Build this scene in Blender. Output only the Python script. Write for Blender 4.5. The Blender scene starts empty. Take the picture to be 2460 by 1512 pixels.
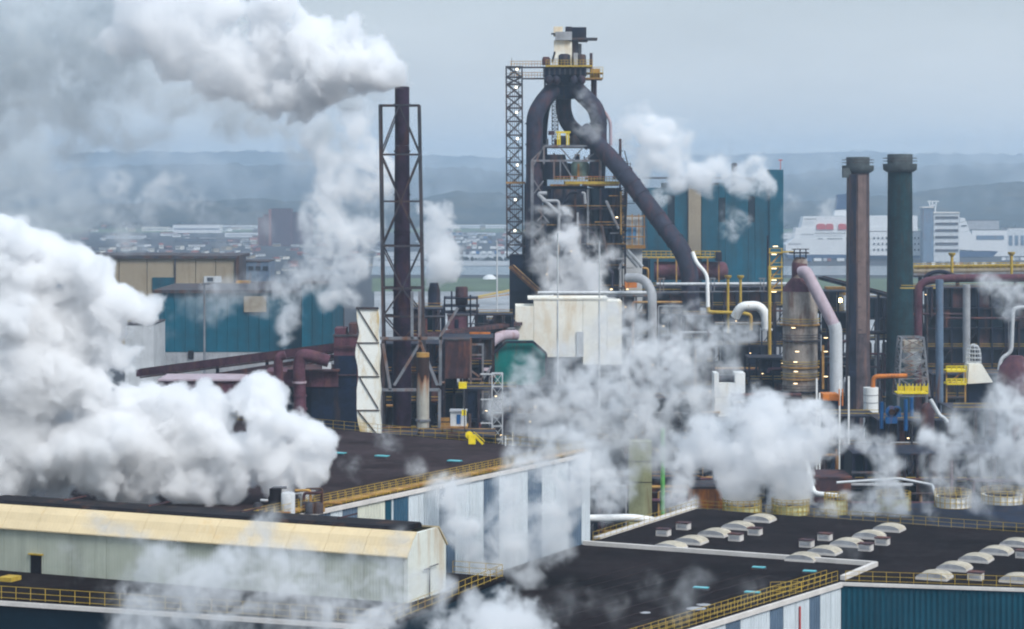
import bpy, math, random
import numpy as np
from mathutils import Vector, Matrix

sc = bpy.context.scene
COL = sc.collection
RNG = random.Random(7)
R = math.radians

# ------------------------------------------------------------------ camera, sky, sun, exposure
F = 5740.0          # focal length in picture units (picture 2460 x 1512 units)
HX, HY = 1230.0, 440.0
CAMZ = 75.0
cam = bpy.data.cameras.new('camera'); camo = bpy.data.objects.new('camera', cam); COL.objects.link(camo)
camo.location = (0, 0, CAMZ); camo.rotation_euler = (R(90), 0, 0)
cam.sensor_width = 36; cam.lens = F / 2460 * 36; cam.shift_y = -(756 - HY) / 2460
cam.clip_start = 1; cam.clip_end = 40000
sc.camera = camo

world = bpy.data.worlds.new('World'); sc.world = world; world.use_nodes = True
nt = world.node_tree; N = nt.nodes; L = nt.links
bg = N['Background']; bg.inputs['Strength'].default_value = 0.068
sky = N.new('ShaderNodeTexSky'); sky.sky_type = 'NISHITA'; sky.sun_disc = False
SUN_EL, SUN_AZ = 48, 40      # azimuth: degrees from straight behind the camera towards the right
sky.sun_elevation = R(SUN_EL); sky.sun_rotation = R(180 - SUN_AZ); sky.dust_density = 4.0
tc = N.new('ShaderNodeTexCoord'); sx = N.new('ShaderNodeSeparateXYZ'); L.new(tc.outputs['Generated'], sx.inputs[0])
ramp = N.new('ShaderNodeValToRGB'); L.new(sx.outputs['Z'], ramp.inputs[0])
el = ramp.color_ramp.elements
el[0].position = 0.0; el[0].color = (5.75, 5.95, 6.05, 1)
el[1].position = 1.0; el[1].color = (4.9, 6.1, 7.5, 1)
e = el.new(0.035); e.color = (5.3, 5.6, 5.8, 1)
e = el.new(0.085); e.color = (4.0, 4.45, 4.75, 1)
e = el.new(0.3); e.color = (4.2, 5.1, 6.1, 1)
mp = N.new('ShaderNodeMapping'); mp.inputs['Scale'].default_value = (2.2, 2.2, 9); L.new(tc.outputs['Generated'], mp.inputs[0])
cn = N.new('ShaderNodeTexNoise'); cn.inputs['Scale'].default_value = 1.6; cn.inputs['Detail'].default_value = 4; L.new(mp.outputs[0], cn.inputs['Vector'])
mr = N.new('ShaderNodeMapRange'); mr.inputs[1].default_value = .3; mr.inputs[2].default_value = .7; mr.inputs[3].default_value = .8; mr.inputs[4].default_value = 1.12
L.new(cn.outputs[0], mr.inputs[0])
vm = N.new('ShaderNodeVectorMath'); vm.operation = 'SCALE'; L.new(ramp.outputs[0], vm.inputs[0]); L.new(mr.outputs[0], vm.inputs['Scale'])
mx = N.new('ShaderNodeMix'); mx.data_type = 'RGBA'; mx.inputs[0].default_value = 0.12
L.new(vm.outputs[0], mx.inputs[6]); L.new(sky.outputs[0], mx.inputs[7]); L.new(mx.outputs[2], bg.inputs['Color'])

sun = bpy.data.lights.new('sun', 'SUN'); sun.energy = 1.5; sun.angle = R(22); sun.color = (1, .98, .95)
suno = bpy.data.objects.new('sun', sun); COL.objects.link(suno)
d = Vector((math.sin(R(SUN_AZ)) * math.cos(R(SUN_EL)), -math.cos(R(SUN_AZ)) * math.cos(R(SUN_EL)), math.sin(R(SUN_EL))))
suno.rotation_euler = d.to_track_quat('Z', 'Y').to_euler(); suno.location = (0, -50, 300)

vs = sc.view_settings
vs.view_transform = 'Standard'; vs.look = 'None'; vs.exposure = 1.2; vs.gamma = 1.0; vs.use_curve_mapping = False
cy = sc.cycles
cy.max_bounces = 20; cy.diffuse_bounces = 3; cy.glossy_bounces = 2; cy.volume_bounces = 18; cy.transmission_bounces = 2; cy.transparent_max_bounces = 8
cy.use_adaptive_sampling = True; cy.adaptive_threshold = 0.025; cy.use_denoising = True
cy.volume_step_rate = 1.0; cy.volume_max_steps = 512
cy.sample_clamp_indirect = 4
cy.pixel_filter_type = 'BLACKMAN_HARRIS'; cy.filter_width = 2.1

HAZE = 0.00016       # haze per metre
# ------------------------------------------------------------------ helpers
def W(x, y, Y):                       # picture direction at depth Y -> point
    return Vector(((x - HX) * Y / F, Y, CAMZ - (y - HY) * Y / F))
def G(x, y, z):                       # picture direction on the horizontal plane of height z -> point
    Y = F * (CAMZ - z) / (y - HY)
    return Vector(((x - HX) * Y / F, Y, z))
def S(px, Y): return px * Y / F

class MB:
    def __init__(s): s.v = []; s.f = []; s.sm = []
    def add(s, vs, fs, smooth=False):
        b = len(s.v); s.v += [Vector(p) for p in vs]; s.f += [tuple(i + b for i in f) for f in fs]; s.sm += [smooth] * len(fs); return s
    def box(s, c, d, rz=0.0):         # centre, full size
        m = Matrix.Rotation(rz, 3, 'Z'); c = Vector(c)
        p = [c + m @ Vector((x * d[0] / 2, y * d[1] / 2, z * d[2] / 2)) for z in (-1, 1) for y in (-1, 1) for x in (-1, 1)]
        return s.add(p, [(0, 2, 3, 1), (4, 5, 7, 6), (0, 1, 5, 4), (2, 6, 7, 3), (0, 4, 6, 2), (1, 3, 7, 5)])
    def lohi(s, a, b):
        return s.box([(a[i] + b[i]) / 2 for i in range(3)], [abs(b[i] - a[i]) for i in range(3)])
    def prism(s, poly, z0, z1):
        n = len(poly)
        ar = sum(poly[i][0] * poly[(i + 1) % n][1] - poly[(i + 1) % n][0] * poly[i][1] for i in range(n))
        if ar < 0: poly = poly[::-1]
        vs = [(p[0], p[1], z0) for p in poly] + [(p[0], p[1], z1) for p in poly]
        fs = [tuple(range(n))[::-1], tuple(range(n, 2 * n))] + [(i, (i + 1) % n, n + (i + 1) % n, n + i) for i in range(n)]
        return s.add(vs, fs)
    def slabY(s, poly, Y0, Y1):       # polygon of (X,Z) extruded in depth
        n = len(poly)
        ar = sum(poly[i][0] * poly[(i + 1) % n][1] - poly[(i + 1) % n][0] * poly[i][1] for i in range(n))
        if ar < 0: poly = poly[::-1]
        vs = [(p[0], Y0, p[1]) for p in poly] + [(p[0], Y1, p[1]) for p in poly]
        fs = [tuple(range(n)), tuple(range(n, 2 * n))[::-1]] + [(i, n + i, n + (i + 1) % n, (i + 1) % n) for i in range(n)]
        return s.add(vs, fs)
    def bar(s, a, b, w, h=None):      # square beam
        a = Vector(a); b = Vector(b); h = h or w; t = (b - a)
        if t.length < 1e-6: return s
        t.normalize(); up = Vector((0, 0, 1)) if abs(t.z) < .95 else Vector((0, 1, 0))
        x = t.cross(up).normalized(); y = x.cross(t)
        p = []
        for q in (a, b):
            for i, j in ((-1, -1), (1, -1), (1, 1), (-1, 1)): p.append(q + x * w / 2 * i + y * h / 2 * j)
        return s.add(p, [(3, 2, 1, 0), (4, 5, 6, 7), (0, 1, 5, 4), (1, 2, 6, 5), (2, 3, 7, 6), (3, 0, 4, 7)])
    def ring(s, c, x, y, r, n): return [c + x * (r * math.cos(2 * math.pi * i / n)) + y * (r * math.sin(2 * math.pi * i / n)) for i in range(n)]
    def tube(s, pts, r, n=12, cap=True):   # swept round pipe, r number or list
        pts = [Vector(p) for p in pts]; k = len(pts); rs = r if isinstance(r, (list, tuple)) else [r] * k
        T = []
        for i in range(k):
            t = (pts[min(i + 1, k - 1)] - pts[max(i - 1, 0)]).normalized(); T.append(t)
        up = Vector((0, 1, 0)) if abs(T[0].y) < .9 else Vector((1, 0, 0))
        x = T[0].cross(up).normalized(); b = []
        for i in range(k):
            x = (x - T[i] * x.dot(T[i])).normalized(); y = T[i].cross(x)
            b += s.ring(pts[i], x, y, rs[i], n)
        fs = [(i * n + j, i * n + (j + 1) % n, (i + 1) * n + (j + 1) % n, (i + 1) * n + j) for i in range(k - 1) for j in range(n)]
        s.add(b, fs, True)
        if cap:
            s.add(b[:n], [tuple(range(n))[::-1]]); s.add(b[-n:], [tuple(range(n))])
        return s
    def bend(s, pts, r, n=12, rad=None, seg=5, cap=True):  # pipe with rounded elbows
        pts = [Vector(p) for p in pts]; out = [pts[0]]; rad = rad or r * 2.2
        for i in range(1, len(pts) - 1):
            a, p, b = pts[i - 1], pts[i], pts[i + 1]
            d1 = (a - p); d2 = (b - p); q = min(rad, d1.length * .48, d2.length * .48)
            s0 = p + d1.normalized() * q; s1 = p + d2.normalized() * q
            for j in range(seg + 1):
                t = j / seg; out.append(s0 * (1 - t) ** 2 + p * 2 * t * (1 - t) + s1 * t * t)
        out.append(pts[-1])
        return s.tube(out, r, n, cap)
    def lathe(s, c, prof, n=20, smooth=True):  # prof: (r, z) bottom to top, z absolute offset from c
        c = Vector(c); vs = []
        for r, z in prof: vs += [c + Vector((r * math.cos(2 * math.pi * i / n), r * math.sin(2 * math.pi * i / n), z)) for i in range(n)]
        k = len(prof)
        s.add(vs, [(i * n + j, i * n + (j + 1) % n, (i + 1) * n + (j + 1) % n, (i + 1) * n + j) for i in range(k - 1) for j in range(n)], smooth)
        s.add(vs[:n], [tuple(range(n))[::-1]]); s.add(vs[-n:], [tuple(range(n))])
        return s
    def mesh(s, name, org):
        me = bpy.data.meshes.new(name); me.from_pydata([tuple(p - org) for p in s.v], [], s.f)
        if any(s.sm): me.polygons.foreach_set('use_smooth', s.sm)
        me.update(); return me
    def build(s, name, m, parent=None, org=None, label=None):
        if parent is not None: org = Vector(parent['_o']) if '_o' in parent else WO[parent.name]
        elif org is None:
            xs = [p.x for p in s.v]; ys = [p.y for p in s.v]; zs = [p.z for p in s.v]
            org = Vector(((min(xs) + max(xs)) / 2, (min(ys) + max(ys)) / 2, min(zs)))
        me = s.mesh(name, org)
        o = bpy.data.objects.new(name, me); COL.objects.link(o); me.materials.append(m)
        WO[o.name] = org
        if parent is not None: o.parent = parent
        else: o.location = org
        if parent is not None and parent.parent is not None: pass
        if label: o['label'] = label
        return o
WO = {}
def thing(name, loc, label, cat, group=None):
    o = bpy.data.objects.new(name, None); COL.objects.link(o); o.location = loc; o.empty_display_size = .5
    WO[o.name] = Vector(loc); tag(o, label, cat, group); return o
def tag(o, label=None, cat=None, group=None, kind=None):
    if label: o['label'] = label
    if cat: o['category'] = cat
    if group: o['group'] = group
    if kind: o['kind'] = kind
    return o
def part(name, mb, m, parent, label=None, kind=None):
    o = mb.build(name, m, parent, label=label)
    if kind: o['kind'] = kind
    return o
def struct(name, mb, m):
    o = mb.build(name, m); o['kind'] = 'structure'; return o
def share(o, loc):                    # another copy of a mesh part, moved by loc, same parent
    c = o.copy(); COL.objects.link(c); c.parent = o.parent; c.location = o.location + Vector(loc); WO[c.name] = WO[o.name]; return c
def copy_tree(o, delta, label=None):
    c = o.copy(); COL.objects.link(c); c.location = o.location + Vector(delta); WO[c.name] = WO[o.name] + Vector(delta)
    if label: c['label'] = label
    for ch in list(o.children):
        q = ch.copy(); COL.objects.link(q); q.parent = c
        for g in ch.children:
            h = g.copy(); COL.objects.link(h); h.parent = q
    return c

# ------------------------------------------------------------------ materials
def mat(name, base, rough=.7, var=.25, scale=.35, rust=0.0, rustc=(.16, .07, .035), streak=.12, rscale=.5, corr=None, metal=0.0, bump=.0, dirt=0.0, spec=.18):
    m = bpy.data.materials.new(name); m.use_nodes = True; nt = m.node_tree; N = nt.nodes; L = nt.links
    b = N['Principled BSDF']; b.inputs['Roughness'].default_value = rough; b.inputs['Metallic'].default_value = metal
    b.inputs['Specular IOR Level'].default_value = spec
    geo = N.new('ShaderNodeNewGeometry')
    def noise(sc_, stretch=(1, 1, 1), det=4, ro=.6):
        mp = N.new('ShaderNodeMapping'); mp.inputs['Scale'].default_value = stretch; L.new(geo.outputs['Position'], mp.inputs[0])
        n = N.new('ShaderNodeTexNoise'); n.inputs['Scale'].default_value = sc_; n.inputs['Detail'].default_value = det; n.inputs['Roughness'].default_value = ro
        L.new(mp.outputs[0], n.inputs['Vector']); return n.outputs[0]
    def rng(v, a, b_, c, d_):
        r = N.new('ShaderNodeMapRange'); r.inputs[1].default_value = a; r.inputs[2].default_value = b_; r.inputs[3].default_value = c; r.inputs[4].default_value = d_
        L.new(v, r.inputs[0]); return r.outputs[0]
    n1 = rng(noise(scale), .3, .7, 1 - var, 1 + var)
    v = N.new('ShaderNodeVectorMath'); v.operation = 'SCALE'; v.inputs[0].default_value = base; L.new(n1, v.inputs['Scale']); col = v.outputs[0]
    n2 = rng(noise(scale * 9, (1, 1, 1), 3), .3, .7, 1 - var * .5, 1 + var * .5)
    v = N.new('ShaderNodeVectorMath'); v.operation = 'SCALE'; L.new(col, v.inputs[0]); L.new(n2, v.inputs['Scale']); col = v.outputs[0]
    if rust > 0:
        f = rng(noise(rscale, (1, 1, streak), 6, .68), .62 - rust * .3, .72 - rust * .12, 0, 1)
        mx = N.new('ShaderNodeMix'); mx.data_type = 'RGBA'; L.new(f, mx.inputs[0]); L.new(col, mx.inputs[6]); mx.inputs[7].default_value = (*rustc, 1); col = mx.outputs[2]
    if dirt > 0:
        f = rng(noise(rscale * 1.7, (1, 1, .08), 5, .7), .4, .75, 0, dirt)
        mx = N.new('ShaderNodeMix'); mx.data_type = 'RGBA'; L.new(f, mx.inputs[0]); L.new(col, mx.inputs[6]); mx.inputs[7].default_value = (.02, .018, .018, 1); col = mx.outputs[2]
    L.new(col, b.inputs['Base Color'])
    bm = None
    if corr:
        dr, pitch, depth = corr
        dt = N.new('ShaderNodeVectorMath'); dt.operation = 'DOT_PRODUCT'; dt.inputs[1].default_value = Vector(dr).normalized() * (2 * math.pi / pitch)
        L.new(geo.outputs['Position'], dt.inputs[0])
        sn = N.new('ShaderNodeMath'); sn.operation = 'SINE'; L.new(dt.outputs['Value'], sn.inputs[0])
        bm = N.new('ShaderNodeBump'); bm.inputs['Distance'].default_value = depth; bm.inputs['Strength'].default_value = 1; L.new(sn.outputs[0], bm.inputs['Height'])
        L.new(bm.outputs[0], b.inputs['Normal'])
    elif bump > 0:
        bm = N.new('ShaderNodeBump'); bm.inputs['Distance'].default_value = bump; L.new(noise(2.5, (1, 1, 1), 6), bm.inputs['Height']); L.new(bm.outputs[0], b.inputs['Normal'])
    return m
def emit(name, c, s):
    m = bpy.data.materials.new(name); m.use_nodes = True; b = m.node_tree.nodes['Principled BSDF']
    b.inputs['Base Color'].default_value = (*c, 1); b.inputs['Emission Color'].default_value = (*c, 1); b.inputs['Emission Strength'].default_value = s; return m
UX, UY = .905, -.425
U = Vector((UX, UY, 0)); V = Vector((-UY, UX, 0))
M = dict(
    roof=mat('bitumen_roof', (.011, .008, .009), .95, .6, .09, rust=.38, rustc=(.020, .0165, .018), streak=1, rscale=.25, bump=.03, spec=.04),
    roofA=mat('old_bitumen_roof', (.030, .0215, .024), .95, .45, .1, rust=.4, rustc=(.048, .037, .039), streak=1, rscale=.25, bump=.03, spec=.04),
    black=mat('black_roof_sheet', (.007, .006, .009), .8, .4, .3, rust=.25, rustc=(.06, .03, .02)),
    yroof=mat('buff_roof_sheet', (.62, .50, .31), .6, .08, .15, rust=.15, rustc=(.58, .41, .20), streak=.9, rscale=.22, corr=(U, .4, .004)),
    cream_corr=mat('cream_ribbed_sheet', (.43, .46, .38), .7, .08, .1, dirt=.3, rscale=.3, corr=(U, .32, .009)),
    cream_end=mat('cream_gable_sheet', (.62, .64, .58), .6, .08, .2, rust=.3, rustc=(.45, .33, .2), rscale=.3, corr=(V, .32, .018)),
    pan_w=mat('pale_wall_panel', (.60, .66, .70), .55, .08, .3, dirt=.2, corr=(V, .55, .05)),
    pan_c=mat('cream_wall_panel', (.66, .67, .56), .55, .08, .3, dirt=.2, corr=(V, .55, .05)),
    pan_b=mat('slate_blue_wall_panel', (.10, .15, .215), .55, .15, .3, dirt=.2, corr=(V, .55, .05)),
    pan_d=mat('dark_blue_wall_panel', (.03, .09, .15), .5, .15, .3, corr=(V, .55, .05)),
    teal=mat('teal_cladding', (.0, .055, .09), .7, .15, .12, dirt=.25, rscale=.12, corr=(U, .6, .05)),
    teal_far=mat('teal_cladding_weathered', (.0, .082, .13), .8, .25, .05, dirt=.6, rscale=.14),
    teal_dark=mat('teal_shade_panel', (.002, .014, .026), .6, .2, .2),  # shaded copy of the teal, shade of the near hall wall painted in
    green=mat('green_painted_hood', (.0, .15, .135), .5, .2, .3, rust=.25),
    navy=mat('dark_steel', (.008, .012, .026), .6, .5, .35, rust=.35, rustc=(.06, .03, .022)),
    shadow=mat('shadow_tinted_cladding', (.005, .011, .028), .8, .6, .2, rust=.3, rustc=(.045, .025, .02), rscale=.4),  # deep navy of shadowed plant painted into the base colour
    steel=mat('grey_steel', (.17, .18, .20), .6, .3, .5, rust=.4),
    dsteel=mat('weathered_steel', (.045, .047, .058), .7, .5, .5, rust=.5, rustc=(.085, .04, .025)),
    white=mat('white_paint', (.72, .73, .72), .5, .1, .3, rust=.25, rustc=(.5, .42, .3)),
    cream=mat('cream_stained_sheet', (.78, .76, .68), .6, .07, .15, rust=.45, rustc=(.60, .46, .28), streak=.35, rscale=.12),
    wduct=mat('white_duct', (.78, .79, .74), .5, .06, .2, rust=.42, rustc=(.52, .38, .16), streak=.3, rscale=.35),
    grey=mat('grey_sheet', (.33, .34, .36), .6, .2, .3, dirt=.3),
    pale=mat('pale_grey_sheet', (.52, .54, .56), .6, .15, .3, dirt=.25),
    rust=mat('rusty_steel', (.05, .03, .038), .8, .35, .4, rust=.5, rustc=(.14, .055, .04), streak=.25),
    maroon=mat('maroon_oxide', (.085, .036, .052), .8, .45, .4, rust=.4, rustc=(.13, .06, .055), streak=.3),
    chim=mat('oxidised_chimney', (.026, .015, .030), .8, .45, .5, rust=.42, rustc=(.06, .025, .022), streak=.2, rscale=.6),
    uptake=mat('uptake_pipe', (.026, .028, .046), .75, .4, .3, rust=.4, rustc=(.065, .033, .042), streak=.4),
    pink=mat('pinkish_pipe_lagging', (.38, .31, .35), .6, .12, .4, rust=.25, rustc=(.25, .14, .13)),
    bluegrey=mat('blue_grey_pipe', (.11, .16, .23), .5, .2, .3, rust=.25),
    yellow=mat('yellow_safety_paint', (.42, .29, .045), .65, .2, 1.0, rust=.25, rustc=(.3, .16, .04)),
    byellow=mat('bright_yellow_paint', (.75, .58, .02), .5, .12, 1.0),
    ochre=mat('ochre_rusty_platform', (.36, .21, .06), .7, .4, .6, rust=.5, rustc=(.2, .08, .03)),
    orange=mat('orange_pipe', (.5, .16, .03), .6, .3, .6, rust=.4),
    blue=mat('blue_machine_paint', (.01, .08, .22), .5, .3, .6, rust=.25),
    bricky=mat('brownish_chimney', (.085, .068, .078), .8, .45, .5, dirt=.8, rscale=.9, rust=.5, rustc=(.19, .115, .10)),
    dgreen=mat('dark_green_chimney', (.007, .036, .046), .75, .5, .4, dirt=.8, rscale=.7, rust=.2, rustc=(.05, .035, .03)),
    collar=mat('grey_green_collar', (.075, .09, .095), .8, .3, .5),
    beige=mat('beige_cladding', (.30, .25, .18), .7, .12, .1, rust=.3, rustc=(.22, .17, .11)),
    skyl=mat('teal_skylight_glass', (.08, .42, .47), .25, .1, 1.0),
    vault=mat('translucent_vault', (.47, .42, .33), .6, .2, .5, dirt=.45, rscale=.8, corr=(U, .35, .02)),
    parapet=mat('pale_parapet', (.58, .55, .52), .6, .12, .5),
    ystack=mat('pale_yellow_clad', (.55, .55, .30), .6, .12, .2, dirt=.2),
    ycol=mat('pale_yellow_column_sheet', (.42, .43, .24), .6, .15, .3, dirt=.4, rust=.3, rustc=(.3, .24, .12)),
    brick=mat('brown_brick', (.20, .07, .06), .8, .2, .2),
    brick2=mat('dark_purple_brick', (.10, .05, .07), .8, .2, .2),
    win=mat('dark_window_glass', (.03, .04, .055), .3, .2, .5),
    tile=mat('red_roof_tile', (.20, .07, .055), .8, .3, .2),
    dtile=mat('dark_roof_slate', (.08, .08, .09), .8, .3, .2),
    plaster=mat('pale_render', (.55, .54, .50), .7, .15, .2),
    hull=mat('white_ship_hull', (.60, .61, .62), .5, .04, .05),
    hullb=mat('dark_blue_ship_hull', (.02, .05, .12), .5, .1, .05),
    redp=mat('red_paint', (.42, .06, .055), .5, .15, 1.0),
    greenp=mat('green_pipe_paint', (.12, .42, .10), .5, .2, 1.0),
    soil=mat('sooty_yard_ground', (.035, .035, .04), .95, .5, .05, dirt=.3, rscale=.03),
    grass=mat('grass_field', (.07, .10, .045), .9, .25, .01),
    concrete=mat('pale_concrete_yard', (.30, .31, .32), .85, .3, .012, dirt=.5, rscale=.03),
    asphalt=mat('asphalt', (.06, .06, .065), .9, .2, .02),
    woods=mat('bare_woodland', (.016, .022, .022), .98, .75, .006, rust=.5, rustc=(.065, .052, .03), streak=1, rscale=.014, spec=.02),
    water=mat('harbour_water', (.05, .07, .08), .12, .1, .02, bump=.15, spec=.6),
    lamp=emit('warm_lamp', (1, .72, .38), 2.2),
    lampw=emit('white_lamp', (1, .88, .66), 2.0),
)

# ------------------------------------------------------------------ setting: ground, water, fields, hills
def sheet(name, poly, z, m):
    b = MB(); vs = [(p[0], p[1], z) for p in poly]
    ar = sum(poly[i][0] * poly[(i + 1) % len(poly)][1] - poly[(i + 1) % len(poly)][0] * poly[i][1] for i in range(len(poly)))
    b.add(vs, [tuple(range(len(vs))) if ar > 0 else tuple(range(len(vs)))[::-1]]); return struct(name, b, m)
sheet('ground', [(-5500, -150), (5500, -150), (5500, 11500), (-5500, 11500)], 0.0, M['soil'])
sheet('concrete_yard', [(-52, 900), (900, 900), (1100, 1700), (-98, 1700)], .02, M['concrete'])
sheet('grass_field', [(-97, 1650), (600, 1650), (600, 1880), (-110, 1880)], .05, M['grass'])
sheet('harbour_water', [(-115, 1950), (2600, 1900), (2600, 2260), (-125, 2140)], .10, M['water'])
sheet('quay', [(-125, 2144), (150, 2195), (150, 2600), (-150, 2600)], .14, M['concrete'])
sheet('quay_road', [(-130, 2300), (150, 2300), (150, 2330), (-130, 2330)], .30, M['asphalt'])
sheet('far_field', [(-4500, 3600), (4500, 3600), (4500, 4200), (-4500, 4200)], .2, M['grass'])

def hills(name, Y0, Y1, ridge, seed, m, amp=7, nx=520, ny=26, xw=4200):
    rg = np.random.default_rng(seed)
    xs = np.linspace(-xw, xw, nx); vs = []; fs = []
    px = HX + xs * F / ((Y0 + Y1) / 2)
    top = np.interp(px, [r[0] for r in ridge], [CAMZ - (r[1] - HY) * ((Y0 * .35 + Y1 * .65)) / F for r in ridge])
    n1 = np.interp(np.arange(nx), np.arange(0, nx + 12, 12), rg.normal(0, 1, len(np.arange(0, nx + 12, 12))))
    for j in range(ny):
        t = j / (ny - 1); Y = Y0 + (Y1 - Y0) * t
        prof = math.sin(math.pi * min(1, t / .65) / 2) if t < .65 else math.cos((t - .65) / .35 * math.pi / 2)
        edge = min(1, t * 6, (1 - t) * 6)
        bumps = rg.normal(0, 1, nx) * amp * .45 * edge + n1 * amp * .5 * edge * math.sin(j * 1.7 + seed)
        for i in range(nx): vs.append((xs[i], Y + rg.uniform(-1, 1) * (Y1 - Y0) / ny * .3 * edge, max(-.5, top[i] * prof + bumps[i] - (.5 if edge == 0 else 0))))
    for j in range(ny - 1):
        for i in range(nx - 1):
            a = j * nx + i; fs.append((a, a + 1, a + 1 + nx, a + nx))
    b = MB(); b.add(vs, fs, True); return struct(name, b, m)
hills('wooded_hills', 3900, 5200, [(-3000, 505), (0, 500), (300, 492), (600, 478), (900, 500), (1100, 462), (1300, 480), (1900, 490), (2200, 470), (2460, 440), (5000, 450)], 3, M['woods'], 6)
hills('wooded_hills_behind', 5600, 7400, [(-3000, 440), (0, 425), (250, 400), (420, 398), (800, 402), (1050, 405), (1300, 420), (1800, 430), (2100, 405), (2460, 395), (5000, 420)], 5, M['woods'], 9)
hills('far_hills', 8400, 10800, [(-3000, 385), (0, 378), (260, 371), (560, 366), (900, 372), (1100, 378), (1300, 385), (1800, 372), (2100, 368), (2460, 375), (5000, 385)], 9, M['woods'], 10)

# ------------------------------------------------------------------ railings, lattices, panels
def railing(name, pts, label, h=1.15, step=1.5, m=None, w=.05, rails=(1.0, .55, .12), group='yellow roof railings'):
    m = m or M['yellow']; t = thing(name, pts[0], label, 'railing', group); first = None
    for a, b in zip(pts[:-1], pts[1:]):
        a = Vector(a); b = Vector(b); n = max(1, round((b - a).length / step))
        for k in rails:
            z = Vector((0, 0, h * k)); part('rail', MB().bar(a + z, b + z, w * .8), m, t)
        for i in range(n + 1):
            if i == 0 and first is not None: continue
            p = a.lerp(b, i / n)
            if first is None: first = part('post', MB().bar(p, p + Vector((0, 0, h)), w), m, t); p0 = p
            else: share(first, p - p0)
    return t
def lattice(t, base, top, levels, m, w, brace='K', faces=(0, 1, 2, 3), bw=None, names=('leg', 'beam', 'brace'), joined=False):
    # base, top: four corner points (x,y,z); levels: fractions 0..1
    bw = bw or w * .7; B = [Vector(p) for p in base]; T = [Vector(p) for p in top]
    for i in range(4): part(names[0], MB().bar(B[i], T[i], w), m, t)
    Lv = [[B[i].lerp(T[i], f) for i in range(4)] for f in levels]
    J = MB()
    def put(nm, a, b, ww):
        if joined: J.bar(a, b, ww)
        else: part(nm, MB().bar(a, b, ww), m, t)
    for k, q in enumerate(Lv):
        for i in faces: put(names[1], q[i], q[(i + 1) % 4], bw)
        if k < len(Lv) - 1:
            r = Lv[k + 1]
            for i in faces:
                j = (i + 1) % 4
                if brace == 'K':
                    mid = r[i].lerp(r[j], .5) if k % 2 else q[i].lerp(q[j], .5)
                    for e in ((q[i], q[j]) if k % 2 else (r[i], r[j])): put(names[2], e, mid, bw * .8)
                elif brace == 'X':
                    put(names[2], q[i], r[j], bw * .8); put(names[2], q[j], r[i], bw * .8)
                elif brace == 'Z':
                    put(names[2], *((q[i], r[j]) if k % 2 else (q[j], r[i])), bw * .8)
    if joined: part(names[2], J, m, t, kind='stuff')
def rect(x0, x1, Y0, dY, z):          # four corners around
    return [(x0, Y0, z), (x1, Y0, z), (x1, Y0 + dY, z), (x0, Y0 + dY, z)]
def panel_wall(t, a, b, z0, z1, cuts, thick=.18, out=None):
    # a,b: top corner points; cuts: [(fraction0, fraction1, material)]
    a = Vector((a[0], a[1], 0)); b = Vector((b[0], b[1], 0)); dr = (b - a); n = Vector((dr.y, -dr.x, 0)).normalized()
    if n.y > 0: n = -n
    for f0, f1, m in cuts:
        p = a + dr * f0; q = a + dr * f1; g = dr.normalized() * .05
        p = p + g; q = q - g
        part('wall_panel', MB().prism([tuple(p[:2]), tuple(q[:2]), tuple((q + n * thick)[:2]), tuple((p + n * thick)[:2])], z0, z1), m, t)

# ------------------------------------------------------------------ near hall with black flat roof (bottom left)
def hall(name, poly, z0, z1, wallm, roofm, label, cat='industrial hall', par=.0, roof_t=.3):
    c = Vector((sum(p[0] for p in poly) / len(poly), sum(p[1] for p in poly) / len(poly), z0))
    t = thing(name, c, label, cat)
    part('wall', MB().prism([(p[0], p[1]) for p in poly], z0, z1 - roof_t), wallm, t)
    cc = c
    rp = [(p[0] + (p[0] - cc.x) * .001, p[1] + (p[1] - cc.y) * .001) for p in poly]
    part('roof', MB().prism(rp, z1 - roof_t + .002, z1), roofm, t)
    return t
ZL = 38
Lf = [G(-140, 1432, ZL), G(930, 1503, ZL), G(1215, 1387, ZL), G(-60, 1289, ZL)]
hl = hall('industrial_hall', [tuple(p[:2]) for p in Lf], 0, ZL, M['teal_dark'], M['roof'], 'teal walled hall with flat black roof carrying the long cream shed at bottom left')
part('roof_edge_trim', MB().bar(Lf[0] + Vector((0, -.2, -.25)), Lf[1] + Vector((0.1, -.2, -.25)), .25, .4), M['parapet'], hl)
part('hatch', MB().box(G(24, 1395, ZL) + Vector((0, 0, .2)), (1.4, 1.6, .4), -.42), M['yellow'], hl)
up = Vector((0, 0, .02))
railing('roof_railing', [Lf[0] + up + V * .3, Lf[1] + up + V * .3 - U * .2], 'yellow railing along the front roof edge below the long cream shed')
railing('roof_railing', [Lf[1] + up - U * .3 + V * .9, Lf[2] + up - U * .3 - V * .1, Lf[2] + up - U * 5.5 - V * .1], 'yellow railing on the short roof edge beside the shed gable')
# shed on it
A0 = G(-70, 1364.5, ZL); A1 = G(979, 1450, ZL); A2 = G(1072, 1420, ZL); wd = A2 - A1; A3 = A0 + wd
shed = thing('long_shed', A1, 'long cream ribbed shed with buff yellow eaves and black roof top', 'shed')
prof = [(0, ZL), (0, 42.3), (.2, 44.1), (.78, 44.1), (1, 42.3), (1, ZL)]
def sweep(mb, profile, o0, o1, w):
    vs = []; n = len(profile)
    for o in (o0, o1): vs += [o + w * f + Vector((0, 0, z - ZL)) for f, z in profile]
    fs = [tuple(range(n)), tuple(range(n, 2 * n))[::-1]] + [(i, n + i, n + (i + 1) % n, (i + 1) % n) for i in range(n)]
    mb.add(vs, fs); return mb
ua = (A1 - A0).normalized()
inner = [(0.01, ZL), (0.01, 42.2), (.045, 42.8), (.105, 43.45), (.2, 43.95), (.78, 43.95), (.99, 42.2), (.99, ZL)]
part('gable_wall', sweep(MB(), inner, A1 - ua * .4, A1, wd), M['cream_end'], shed)
nseg = 12
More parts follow.
